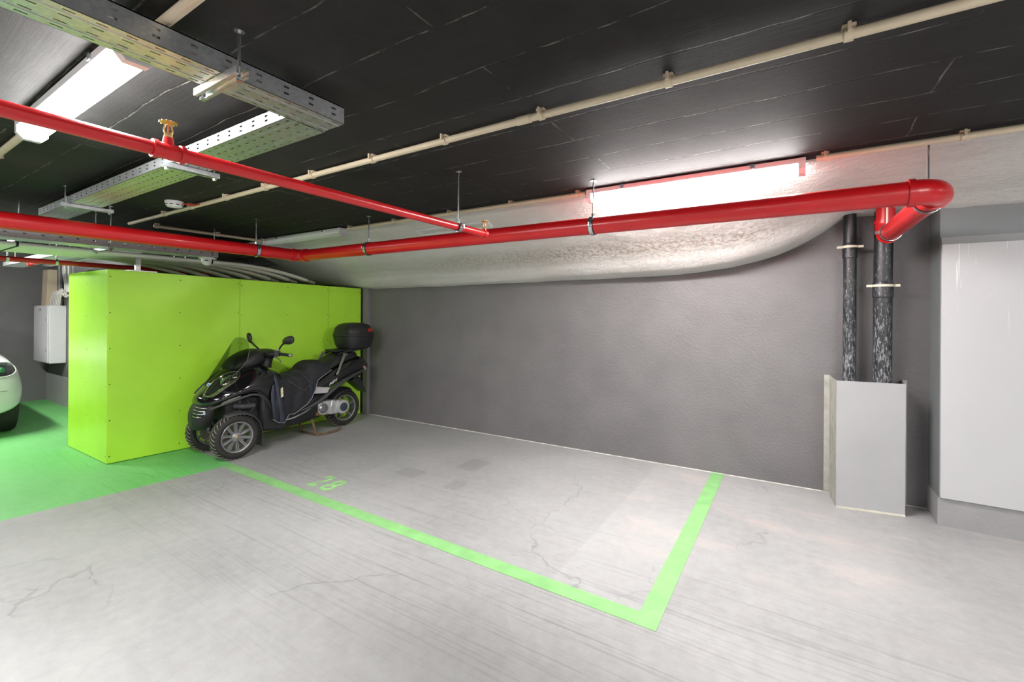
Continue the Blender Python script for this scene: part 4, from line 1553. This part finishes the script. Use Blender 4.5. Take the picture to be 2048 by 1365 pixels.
# --- handlebar
mb = SB()
mb.tube([Vector((.30, 0, .82)), Vector((.275, 0, .90)), Vector((.245, 0, .97)), Vector((.235, 0, 1.02))], [.085, .070, .060, .045], 18)
mb.build('steering_stem', M_MB, scooter)
bar = body('handlebar_cover', [(.335, [(0, 1.02), (.10, 1.015), (.165, .995), (.165, .985), (.10, .975), (0, .965)]), (.30, [(0, 1.045), (.11, 1.04), (.195, 1.015), (.20, .985), (.12, .955), (0, .94)]), (.25, [(0, 1.050), (.12, 1.045), (.205, 1.02), (.21, .985), (.12, .945), (0, .92)]), (.20, [(0, 1.035), (.11, 1.03), (.190, 1.01), (.195, .985), (.11, .955), (0, .93)]), (.175, [(0, 1.01), (.09, 1.005), (.15, 1.0), (.155, .985), (.10, .975), (0, .96)])], M_MB)
for sg in (1, -1):
    SB().tube([Vector((.245, sg * .19, .998)), Vector((.205, sg * .345, .988))], .0165, 14).build('grip', M_VIN, scooter)
    SB().lathe([(.015, 0), (.018, .004), (.018, .028), (.012, .034)], Vector((.205, sg * .345, .988)), Vector((-.04, sg * .155, -.01)), 14).build('bar_end', M_CHR, scooter)
    SB().tube([Vector((.265, sg * .185, .985)), Vector((.300, sg * .225, .972)), Vector((.295, sg * .285, .955)), Vector((.285, sg * .310, .935)), Vector((.275, sg * .305, .915))], [.008, .007, .006, .006, .008], 8).build('brake_lever', M_STEEL, scooter)
    SB().box((.225, sg * .20 - .022, .970), (.285, sg * .20 + .022, 1.035)).build('switch_pod', M_GP, scooter, bevel=.012, seg=3)
    SB().box((.235, sg * .20 - .012, 1.034), (.265, sg * .20 + .016, 1.044)).build('switch', M_SIL, scooter, bevel=.003)
# mirrors
mb = SB().tube([Vector((.215, .165, 1.035)), Vector((.225, .215, 1.075)), Vector((.24, .285, 1.105)), Vector((.25, .33, 1.125))], [.009, .008, .010, .016], 10)
ms = mb.build('mirror_stalk', M_MB, scooter)
secs = []
for q, hz, hf in ((.300, .010, .006), (.320, .024, .016), (.355, .038, .024), (.41, .045, .027), (.458, .043, .024), (.485, .032, .016), (.496, .012, .006)):
    secs.append([Vector((.252 + math.cos(a) * hf, q, 1.150 + .12 * (q - .40) + math.sin(a) * hz)) for a in (2 * PI * k / 14 for k in range(14))])
SB().loft(secs).build('mirror_head', M_MB, scooter, angle=60)
mb = SB().tube([Vector((.255, -.165, 1.035)), Vector((.262, -.23, 1.07)), Vector((.270, -.29, 1.105))], [.009, .008, .012], 10)
mb.build('mirror_stalk', M_MB, scooter)
secs = []
for zz, hs, hf in ((1.098, .010, .008), (1.112, .026, .016), (1.145, .040, .022), (1.175, .040, .022), (1.200, .030, .016), (1.210, .012, .006)):
    secs.append([Vector((.272 + math.cos(a) * hf, -.325 - .25 * (zz - 1.15) + math.sin(a) * hs, zz)) for a in (2 * PI * k / 14 for k in range(14))])
SB().loft(secs).build('mirror_head', M_MB, scooter, angle=60)

# --- leg apron draped from the shield over the seat
AP = [
    (.352, [(0, .845), (.15, .825), (.235, .765), (.268, .69), (.285, .55), (.290, .42), (.287, .330)]),
    (.29, [(0, .835), (.15, .812), (.240, .745), (.275, .665), (.296, .52), (.300, .38), (.294, .285)]),
    (.22, [(0, .79), (.14, .775), (.235, .715), (.275, .635), (.292, .50), (.296, .37), (.290, .268)]),
    (.16, [(0, .762), (.13, .755), (.228, .700), (.268, .625), (.284, .51), (.280, .42), (.270, .345)]),
    (.10, [(0, .752), (.13, .750), (.220, .700), (.265, .622), (.280, .51), (.274, .41), (.260, .338)]),
    (.03, [(0, .755), (.13, .752), (.218, .700), (.265, .625), (.278, .52), (.274, .43), (.262, .368)]),
    (-.05, [(0, .765), (.14, .758), (.215, .705), (.258, .635), (.270, .55), (.270, .47), (.264, .412)]),
    (-.11, [(0, .800), (.15, .785), (.212, .72), (.248, .655), (.262, .59), (.264, .53), (.264, .478)]),
    (-.155, [(0, .855), (.15, .835), (.205, .755), (.232, .695), (.246, .65), (.252, .60), (.256, .565)]),
    (-.21, [(0, .883), (.15, .862), (.198, .785), (.218, .735), (.226, .70), (.230, .675), (.232, .655)]),
    (-.29, [(0, .885), (.145, .862), (.190, .805), (.203, .765), (.208, .735), (.210, .715), (.212, .70)]),
    (-.37, [(0, .872), (.135, .850), (.178, .81), (.188, .785), (.192, .765), (.194, .75), (.196, .738)]),
    (-.425, [(0, .835), (.12, .825), (.160, .80), (.170, .785), (.174, .772), (.176, .762), (.178, .755)]),
]
mb = SB()
rows = []
for i, (f, h) in enumerate(AP):
    left = [Vector((f, s_, z)) for s_, z in h]
    right = [Vector((f, -s_, z)) for s_, z in h[1:]]
    row = list(reversed(right)) + left
    rows.append(row)
nr = []
for k in range(len(rows[0])):       # resample along f for soft folds
    pass
fine = []
for i in range(len(rows) - 1):
    for q in range(3):
        t = q / 3
        fine.append([rows[i][j].lerp(rows[i + 1][j], t) for j in range(len(rows[0]))])
fine.append(rows[-1])
for r in fine:
    for j, p in enumerate(r):
        w_ = max(0, min(1, (.80 - p.z) / .25))
        n = mnoise.noise(Vector((p.x * 9, p.y * 3, p.z * 5))) * .016 + math.sin(p.x * 46 + p.z * 14) * .006 * w_
        p.y += (1 if p.y >= 0 else -1) * n * w_
        p.z += mnoise.noise(Vector((p.x * 12, p.y * 12, 7))) * .012 * (1 - w_)
mb.grid(fine)
apron = mb.build('leg_apron', M_FAB, scooter, angle=70, solid=.006, subsurf=1)
mb = SB()
for q in (0, -1):
    mb.tube([r[q] + Vector((0, .006 if r[q].y > 0 else -.006, -.002)) for r in fine], .0045, 6)
mb.build('piping', M_PIPE, apron)
# front flap with its rolled upright fold and worn tag
mb = SB()
secs = []
for z, f, s_, r_ in ((.80, .300, .222, .012), (.72, .300, .268, .020), (.62, .292, .292, .026), (.50, .280, .306, .028), (.40, .262, .308, .028), (.32, .250, .304, .030), (.272, .245, .300, .032)):
    secs.append([Vector((f + math.cos(a) * r_ * 1.05, s_ + math.sin(a) * r_ * .55, z)) for a in (2 * PI * k / 12 for k in range(12))])
mb.loft(secs)
mb.build('apron_roll', M_FABN, apron, angle=60, subsurf=1)
mb = SB()
secs = []
for z, f0_, f1_, s_ in ((.70, .345, .318, .283), (.60, .385, .325, .300), (.50, .375, .325, .306), (.40, .358, .315, .303), (.30, .345, .295, .298)):
    secs.append([Vector((f0_, s_ - .012, z)), Vector(((f0_ + f1_) / 2, s_ + .006, z)), Vector((f1_, s_, z)), Vector(((f0_ + f1_) / 2, s_ - .014, z))])
mb.loft(secs)
mb.build('front_flap', M_FABN, apron, angle=60, subsurf=1)
mb = SB()
mb.hexa([Vector((.285, .3285, .545)), Vector((.258, .3285, .560)), Vector((.258, .3315, .560)), Vector((.285, .3315, .545)), Vector((.285, .3205, .640)), Vector((.262, .3205, .655)), Vector((.262, .3235, .655)), Vector((.285, .3235, .640))])
tg = mb.build('worn_tag', M_BEIGET, apron)
tg['label'] = 'worn yellowish tag'
mb = SB()
secs = []
for z, f, s_ in ((.655, -.112, .272), (.60, -.135, .274), (.53, -.135, .272), (.47, -.105, .272)):
    secs.append([Vector((f, s_, z)), Vector((f + .055, s_ + .008, z - .03)), Vector((f + .055, s_ + .004, z - .035)), Vector((f, s_ - .006, z))])
mb.loft(secs)
mb.build('side_flap', M_FABN, apron, subsurf=1, angle=60)
mb = SB()
mb.tube([Vector((.16, .262, .70)), Vector((.05, .285, .615)), Vector((-.02, .285, .575)), Vector((-.08, .268, .62)), Vector((-.105, .258, .66))], .003, 6)
mb.tube([Vector((.11, .0, .757)), Vector((.09, .13, .755)), Vector((.03, .235, .69))], .0025, 6)
mb.tube([Vector((-.06, .0, .775)), Vector((-.05, .14, .765)), Vector((-.07, .225, .70)), Vector((-.10, .252, .66))], .0025, 6)
mb.build('seam', mat('grey_thread', (.07, .07, .075), .7), apron)

# --- seat, rear fairing, tail
rf = body('rear_fairing', [
    (-.02, [(0, .56), (.14, .555), (.205, .52), (.215, .47), (.20, .42), (0, .42)]),
    (-.12, [(0, .65), (.15, .640), (.225, .585), (.238, .54), (.225, .49), (0, .48)]),
    (-.25, [(0, .715), (.16, .695), (.230, .630), (.246, .58), (.232, .515), (0, .50)]),
    (-.40, [(0, .775), (.16, .745), (.225, .685), (.242, .63), (.226, .545), (0, .53)]),
    (-.58, [(0, .855), (.165, .815), (.215, .745), (.230, .69), (.212, .60), (0, .58)]),
    (-.76, [(0, .925), (.155, .885), (.200, .805), (.212, .745), (.190, .65), (0, .63)]),
    (-.92, [(0, .900), (.130, .870), (.170, .815), (.180, .755), (.155, .675), (0, .66)]),
    (-1.01, [(0, .845), (.10, .825), (.135, .785), (.140, .745), (.115, .69), (0, .68)]),
    (-1.055, [(0, .785), (.05, .775), (.08, .755), (.085, .735), (.06, .715), (0, .71)]),
], M_GB)
brf = bvh_of(rf)
body('seat', [
    (-.12, [(0, .74), (.12, .73), (.165, .69), (.175, .66), (0, .64)]),
    (-.25, [(0, .82), (.13, .805), (.185, .75), (.200, .70), (0, .68)]),
    (-.38, [(0, .845), (.13, .835), (.180, .785), (.200, .735), (0, .72)]),
    (-.46, [(0, .875), (.13, .865), (.180, .815), (.195, .765), (0, .75)]),
    (-.54, [(0, .93), (.13, .918), (.178, .86), (.192, .80), (0, .79)]),
    (-.66, [(0, .962), (.13, .948), (.170, .89), (.185, .835), (0, .82)]),
    (-.78, [(0, .968), (.12, .95), (.155, .91), (.170, .865), (0, .85)]),
    (-.88, [(0, .945), (.09, .93), (.12, .90), (.13, .87), (0, .86)]),
], M_VIN)
for sg in (1, -1):
    mb = SB()
    mb.bar((-.585, sg * .215, .925), (-.505, sg * .236, .79), .030, .014, (0, 1, 0))
    mb.bar((-.570, sg * .222, .928), (-.620, sg * .205, .928), .030, .032, (0, 0, 1))
    mb.build('rack_strut', mat('strut_olive_grey', (.16, .165, .14), .5, .2, var=.1), scooter, bevel=.003)
    SB().bar((-.505, sg * .237, .79), (-.455, sg * .248, .70), .026, .010, (0, 1, 0)).build('strut_foot', M_CHR, scooter, bevel=.003)
    patch('tail_light', [brf], [(-.835, .772), (-.86, .760), (-.885, .735)], [(-.835, .735), (-.855, .718), (-.875, .70)], M_LENSP, scooter, off=.006, nu=6, nv=3, mirror=sg < 0)
    SB().prism([(-.10, .588), (-.20, .586), (-.36, .560), (-.325, .500), (-.22, .508), (-.11, .518)], lambda u, v, h: Vector((u, sg * h, v)), .205, .252).build('silver_side_trim', M_SIL, scooter, bevel=.004)
    SB().tube([Vector((.06, sg * .215, .34)), Vector((-.09, sg * .225, .36)), Vector((-.22, sg * .232, .41)), Vector((-.33, sg * .238, .475)), Vector((-.46, sg * .236, .555)), Vector((-.62, sg * .225, .625)), Vector((-.82, sg * .20, .690)), Vector((-.95, sg * .165, .72))], [.014, .018, .022, .024, .022, .018, .014, .010], 10).build('side_frame_rail', M_GP, scooter)
rail = [(1282, 452), (1296, 428), (1330, 396), (1375, 372), (1420, 352)]
pr_ = [Vector((c1p(x, y, -.15)[0], -.15, c1p(x, y, -.15)[1])) for x, y in rail]
SB().tube(pr_, [.008, .011, .012, .012, .010], 10).build('grab_rail', M_SIL, scooter)
SB().tube([Vector((p.x - .04, .165, min(p.z, .955))) for p in pr_[2:]] + [Vector((-.72, .14, .965))], .011, 10).build('grab_rail', M_MB, scooter)
txt = text_mesh('MP3', .062, lambda a, b, c: (a, b, c), shear=.35, offset=.0012, depth=.001)
lg = SB()
f0_, z0_ = c1p(1356, 652, .245)
for p in txt.v:
    f_, z_ = f0_ - p.x * .98, z0_ + p.y * .80 + p.x * .42
    q = lay([brf], f_, z_, .245, .010 + max(0, p.z))
    lg.v.append(q)
lg.f = txt.f
lo = lg.build('lettering', mat('silver_lettering', (.80, .80, .76), .25, .3), rf, angle=0)
lo['label'] = 'silver slanted lettering'

# --- top case on its rack
SB().hexa([Vector(p) for p in ((-.55, -.12, .950), (-.86, -.12, .955), (-.86, .12, .955), (-.55, .12, .950), (-.55, -.14, .978), (-.92, -.14, .985), (-.92, .14, .985), (-.55, .14, .978))]).build('rack_plate', M_MB, scooter, bevel=.008)
for sg in (1, -1):
    SB().tube([Vector((-.56, sg * .12, .93)), Vector((-.66, sg * .14, .955)), Vector((-.90, sg * .13, .975)), Vector((-1.05, sg * .08, .985))], .012, 10).build('rack_tube', M_MB, scooter)


def rrect(zc, hs, hf, e=.32, cf=-.885, n=32):
    out = []
    for k in range(n):
        a = 2 * PI * k / n
        c, s_ = math.cos(a), math.sin(a)
        out.append(Vector((cf + hf * math.copysign(abs(c) ** (2 * e), c), hs * math.copysign(abs(s_) ** (2 * e), s_), zc)))
    return out


tc = SB().loft([rrect(z, a, b) for z, a, b in ((.984, .150, .160), (.990, .178, .185), (1.04, .202, .205), (1.10, .217, .217), (1.142, .224, .222))]).build('top_case', M_MB, scooter, angle=45)
lid = SB().loft([rrect(z, a, b) for z, a, b in ((1.142, .222, .220), (1.147, .2285, .2265), (1.156, .2285, .2265), (1.161, .224, .222), (1.20, .219, .217), (1.25, .200, .200), (1.285, .170, .172), (1.306, .120, .122), (1.314, .05, .05))]).build('lid', M_MB, tc, angle=45)
SB().loft([rrect(z, a, b) for z, a, b in ((1.150, .2305, .2285), (1.154, .2305, .2285))]).build('lid_seam', M_GP, tc)
SB().hexa([Vector(p) for p in ((-1.075, .10, 1.175), (-1.107, .06, 1.175), (-1.090, .06, 1.175), (-1.06, .10, 1.175), (-1.070, .10, 1.215), (-1.098, .06, 1.215), (-1.080, .06, 1.215), (-1.05, .10, 1.215))]).build('reflector', M_LENS, tc)
c1patch('side_reflector', [bvh_of(lid)], [(1690, 165), (1715, 150), (1735, 165)], [(1690, 185), (1715, 188), (1740, 186)], M_LENS, tc, s0=.15, off=.004, nu=6, nv=4)
SB().lathe([(.006, 0), (.006, .004)], Vector((-.80, .213, 1.21)), Vector((0, 1, .2)), 10).build('lock', M_STEEL, tc)

# --- engine, drive casing, stand, rear guards
body('underbody', [
    (.34, [(0, .34), (.14, .34), (.20, .30), (.19, .22), (.12, .185), (0, .18)]),
    (.20, [(0, .36), (.17, .36), (.225, .32), (.21, .20), (.13, .165), (0, .16)]),
    (0, [(0, .40), (.17, .40), (.222, .34), (.205, .20), (.13, .16), (0, .155)]),
    (-.20, [(0, .50), (.16, .50), (.212, .42), (.19, .24), (.12, .175), (0, .17)]),
    (-.36, [(0, .56), (.14, .56), (.180, .48), (.16, .30), (.10, .19), (0, .18)]),
    (-.46, [(0, .58), (.10, .57), (.13, .50), (.11, .36), (.07, .24), (0, .22)]),
], M_MB)
SB().tube([Vector((.24, .222, .268)), Vector((.08, .232, .285)), Vector((-.06, .232, .325)), Vector((-.13, .226, .35))], [.008, .011, .010, .005], 8).build('sill_trim', M_STEEL, scooter)
cv = SB().prism([(-.235, .375), (-.30, .400), (-.42, .395), (-.56, .375), (-.635, .325), (-.645, .262), (-.60, .212), (-.50, .220), (-.36, .232), (-.26, .245)], lambda u, v, h: Vector((u, h, v)), .115, .205).build('drive_casing', M_ALU, scooter, bevel=.012, seg=3)
SB().lathe([(.088, .19), (.088, .214), (.080, .228), (.060, .234), (.052, .232)], Vector((-.565, 0, .293)), Vector((0, 1, 0)), 32).build('clutch_cover', M_ALU, cv)
SB().lathe([(.052, .225), (.052, .237), (.044, .240), (.001, .241)], Vector((-.565, 0, .293)), Vector((0, 1, 0)), 24).build('cover_grille', mat('blue_black_plastic', (.035, .045, .065), .4), cv)
SB().tube([Vector((-.425, .207, .232)), Vector((-.405, .212, .27)), Vector((-.400, .213, .32)), Vector((-.415, .212, .36)), Vector((-.43, .207, .39))], .008, 8).build('casing_rib', M_ALU, cv)
for k, (f, z) in enumerate(((-.29, .385), (-.27, .27), (-.36, .245), (-.47, .385), (-.50, .235))):
    SB().lathe([(.009, .200), (.009, .212), (.005, .213)], Vector((f, 0, z)), Vector((0, 1, 0)), 8).build('casing_bolt', M_STEEL, cv)
SB().lathe([(.055, .12), (.055, .215), (.045, .225), (.015, .228)], Vector((-.305, 0, .315)), Vector((0, 1, 0)), 20).build('starter_cover', M_STEEL, scooter)
SB().hexa([Vector(p) for p in ((-.22, .10, .245), (-.52, .10, .215), (-.52, .20, .215), (-.22, .20, .245), (-.24, .10, .285), (-.55, .10, .232), (-.55, .20, .232), (-.24, .20, .285))]).build('swing_bracket', M_RUST, scooter, bevel=.006)
SB().hexa([Vector(p) for p in ((-.25, -.17, .20), (-.66, -.17, .20), (-.66, -.08, .20), (-.25, -.08, .20), (-.25, -.17, .36), (-.66, -.17, .30), (-.66, -.08, .30), (-.25, -.08, .36))]).build('exhaust_side', M_DARK, scooter, bevel=.03)
mb = SB()
secs = []
for i in range(12):
    a = math.radians(78 - i * 100 / 11)
    rad = .258 + .018 * (1 - i / 11)
    secs.append([Vector((-.715 + math.sin(a) * (rad - .03 * t * t), .082 * t, .236 + math.cos(a) * (rad - .03 * t * t))) for t in (-1.25, -1, -.5, 0, .5, 1, 1.25)])
mb.grid(secs)
mb.build('rear_hugger', M_MB, scooter, angle=60, solid=.005)
SB().hexa([Vector(p) for p in ((-.82, -.085, .585), (-.90, -.085, .60), (-.90, .085, .60), (-.82, .085, .585), (-.845, -.09, .70), (-1.01, -.09, .71), (-1.01, .09, .71), (-.845, .09, .70))]).build('tail_underside', M_MB, scooter, bevel=.01)
SB().hexa([Vector(p) for p in ((-1.012, -.085, .395), (-1.03, -.085, .39), (-1.03, .085, .39), (-1.012, .085, .395), (-.80, -.085, .575), (-.93, -.085, .600), (-.93, .085, .600), (-.80, .085, .575))]).build('rear_mudguard', M_MB, scooter, bevel=.006)
sd = SB()
for sg in (1, -1):
    sd.tube([Vector((-.20, sg * .12, .22)), Vector((-.225, sg * .135, .13)), Vector((-.245, sg * .150, .016))], [.015, .013, .013], 10)
sd.tube([Vector((-.21, -.13, .19)), Vector((-.21, .13, .19))], .012, 8)
sd.tube([Vector((-.235, .11, .014)), Vector((-.25, .18, .013)), Vector((-.35, .205, .013)), Vector((-.46, .21, .017)), Vector((-.52, .21, .034)), Vector((-.55, .20, .030))], [.012, .013, .013, .013, .012, .010], 10)
sd.tube([Vector((-.245, -.15, .013)), Vector((-.26, -.19, .012)), Vector((-.30, -.20, .012))], .011, 10)
sd.tube([Vector((-.25, -.15, .012)), Vector((-.25, .15, .012))], .009, 8)
st_ = sd.build('centre_stand', M_RUST, scooter)

#@@CAR
# ------------------------------------------------------------------ white car at the left edge
M_CARW = mat('white_car_paint', (.70, .71, .70), .18, coat=.8, var=.02)
M_CGL = mat('dark_car_glass', (.02, .025, .025), .05, coat=.5)
car = thing('car', 'white car at the left edge of the picture, seen from its front corner', 'car', (-9.3, .53, 0))
CX, CY = -7.50, .53


def cs(d, prof):
    h = [Vector((CX - d, CY + s_, z)) for s_, z in prof]
    return h + [Vector((p.x, 2 * CY - p.y, p.z)) for p in reversed(h) if abs(p.y - CY) > 1e-5]


CS = [
    (0.00, [(0, .66), (.45, .655), (.62, .63), (.68, .50), (.66, .34), (.60, .27), (0, .26)]),
    (0.06, [(0, .80), (.52, .79), (.74, .745), (.80, .56), (.785, .36), (.72, .25), (0, .22)]),
    (0.18, [(0, .90), (.57, .89), (.80, .84), (.868, .60), (.860, .38), (.80, .255), (0, .20)]),
    (0.38, [(0, .965), (.58, .955), (.790, .905), (.888, .64), (.884, .42), (.84, .29), (0, .20)]),
    (0.75, [(0, 1.01), (.58, 1.0), (.785, .945), (.888, .67), (.884, .46), (.83, .34), (0, .20)]),
    (1.05, [(0, 1.03), (.60, 1.02), (.785, .955), (.888, .69), (.880, .42), (.84, .28), (0, .18)]),
    (1.60, [(0, 1.05), (.62, 1.04), (.790, .97), (.888, .70), (.880, .38), (.85, .22), (0, .17)]),
    (2.60, [(0, 1.05), (.62, 1.04), (.790, .97), (.888, .72), (.880, .38), (.85, .22), (0, .17)]),
    (3.30, [(0, 1.05), (.62, 1.04), (.780, .97), (.875, .74), (.870, .42), (.83, .26), (0, .18)]),
    (3.75, [(0, 1.00), (.58, .99), (.72, .92), (.80, .72), (.78, .42), (.72, .28), (0, .26)]),
]
cb_ = MB().loft([cs(d, p) for d, p in CS]).build('body', M_CARW, car, angle=50, subsurf=2)
bcar = bvh_of(cb_)
G = [(.98, [(0, 1.01), (.60, 1.0), (.66, .94), (0, .92)]), (1.50, [(0, 1.33), (.52, 1.31), (.66, 1.0), (0, .95)]), (1.85, [(0, 1.44), (.54, 1.41), (.70, 1.0), (0, .95)]), (2.9, [(0, 1.45), (.53, 1.42), (.70, 1.0), (0, .95)]), (3.5, [(0, 1.28), (.48, 1.25), (.66, 1.0), (0, .95)]), (3.68, [(0, 1.05), (.45, 1.03), (.55, .96), (0, .93)])]
MB().loft([cs(d, p) for d, p in G]).build('cabin_glass', M_CGL, car, angle=50, subsurf=1)
RFf = [(1.45, [(0, 1.335), (.50, 1.315), (.53, 1.27), (0, 1.28)]), (1.85, [(0, 1.455), (.52, 1.43), (.56, 1.36), (0, 1.38)]), (2.9, [(0, 1.465), (.52, 1.44), (.56, 1.36), (0, 1.38)]), (3.5, [(0, 1.30), (.46, 1.27), (.50, 1.20), (0, 1.20)])]
MB().loft([cs(d, p) for d, p in RFf]).build('roof', M_CARW, car, angle=50, subsurf=2)


def carlay(y, z, off):
    for sgn in (1,):
        h, n, i, ds = bcar.ray_cast(Vector((CX + 1.0, CY + y, z)), Vector((-1, 0, 0)))
        if h is None:
            h = Vector((CX - .3, CY + y, z))
        return h + Vector((off, 0, 0))


def carpatch(name, top, bot, m, parent, off=.004, nu=12, nv=5, mirror=False, thick=.004):
    T, B_ = cr(top, nu), cr(bot, nu)
    rows = []
    for j in range(nv):
        q = j / (nv - 1)
        r = []
        for i in range(nu):
            p = T[i].lerp(B_[i], q)
            v = carlay(p.x, p.y, off)
            if mirror:
                v.y = 2 * CY - v.y
            r.append(v)
        rows.append(r)
    return MB().grid(rows).build(name, m, parent, angle=60, solid=thick)


for mir in (False, True):
    hlt = carpatch('headlight', [(.36, .800), (.58, .845), (.745, .835), (.800, .785)], [(.36, .715), (.58, .695), (.745, .705), (.800, .745)], M_CGL, car, mirror=mir)
    sg = -1 if mir else 1
    for yy in (.52, .66):
        p = carlay(yy, .765, .012)
        MB().lathe([(.040, -.02), (.040, .002), (.030, .006), (.001, .008)], (p.x, CY + sg * yy, p.z), (1, 0, 0), 16).build('lamp_projector', mat('green_reflection_lens', (.10, .30, .22), .08, .6), hlt)  # green reflection in the headlight, put into the lens colour
    mbp = MB()
    o_ = cr([(.36, .800), (.58, .848), (.745, .838), (.805, .765), (.745, .702), (.58, .692), (.36, .715)], 24)
    pts = [carlay(p.x, p.y, .006) for p in o_]
    if mir:
        pts = [Vector((p.x, 2 * CY - p.y, p.z)) for p in pts]
    mbp.tube(pts, .006, 6)
    mbp.build('headlight_rim', M_CARW, hlt)
mbp = MB()
mbp.tube([carlay(y, .545 - .03 * (y / .8) ** 2 + .05 * max(0, abs(y) - .5), .002) for y in (-.79, -.7, -.5, -.2, 0, .2, .5, .7, .79)], .0025, 6)
mbp.build('bumper_seam', M_DARK, car)
carpatch('lower_grille', [(-.42, .42), (0, .42), (.42, .42)], [(-.38, .31), (0, .31), (.38, .31)], M_DARK, car)
for d in (.52, 3.02):
    for sg in (1, -1):
        c = Vector((CX - d, CY + sg * .742, .318))
        MB().lathe([(.20, -.095), (.27, -.102), (.305, -.092), (.318, -.06), (.318, .06), (.305, .092), (.27, .102), (.20, .095)], c, (0, 1, 0), 40, closed=True).build('tyre', M_TYRE, car)
        MB().lathe([(.205, -.09), (.205, .088), (.19, .094), (.17, .07), (.05, .06), (.03, .075), (.001, .076)], c, (0, sg, 0), 32).build('wheel_rim', M_RIM, car)
        if d < 1:
            for q in (-.06, -.02, .02, .06):
                mbp = MB()
                ring(mbp, (c.x, c.y + q, c.z), (0, 1, 0), .3175, .010, .0015, 40)
                mbp.build('tread_groove', M_DARK, car)
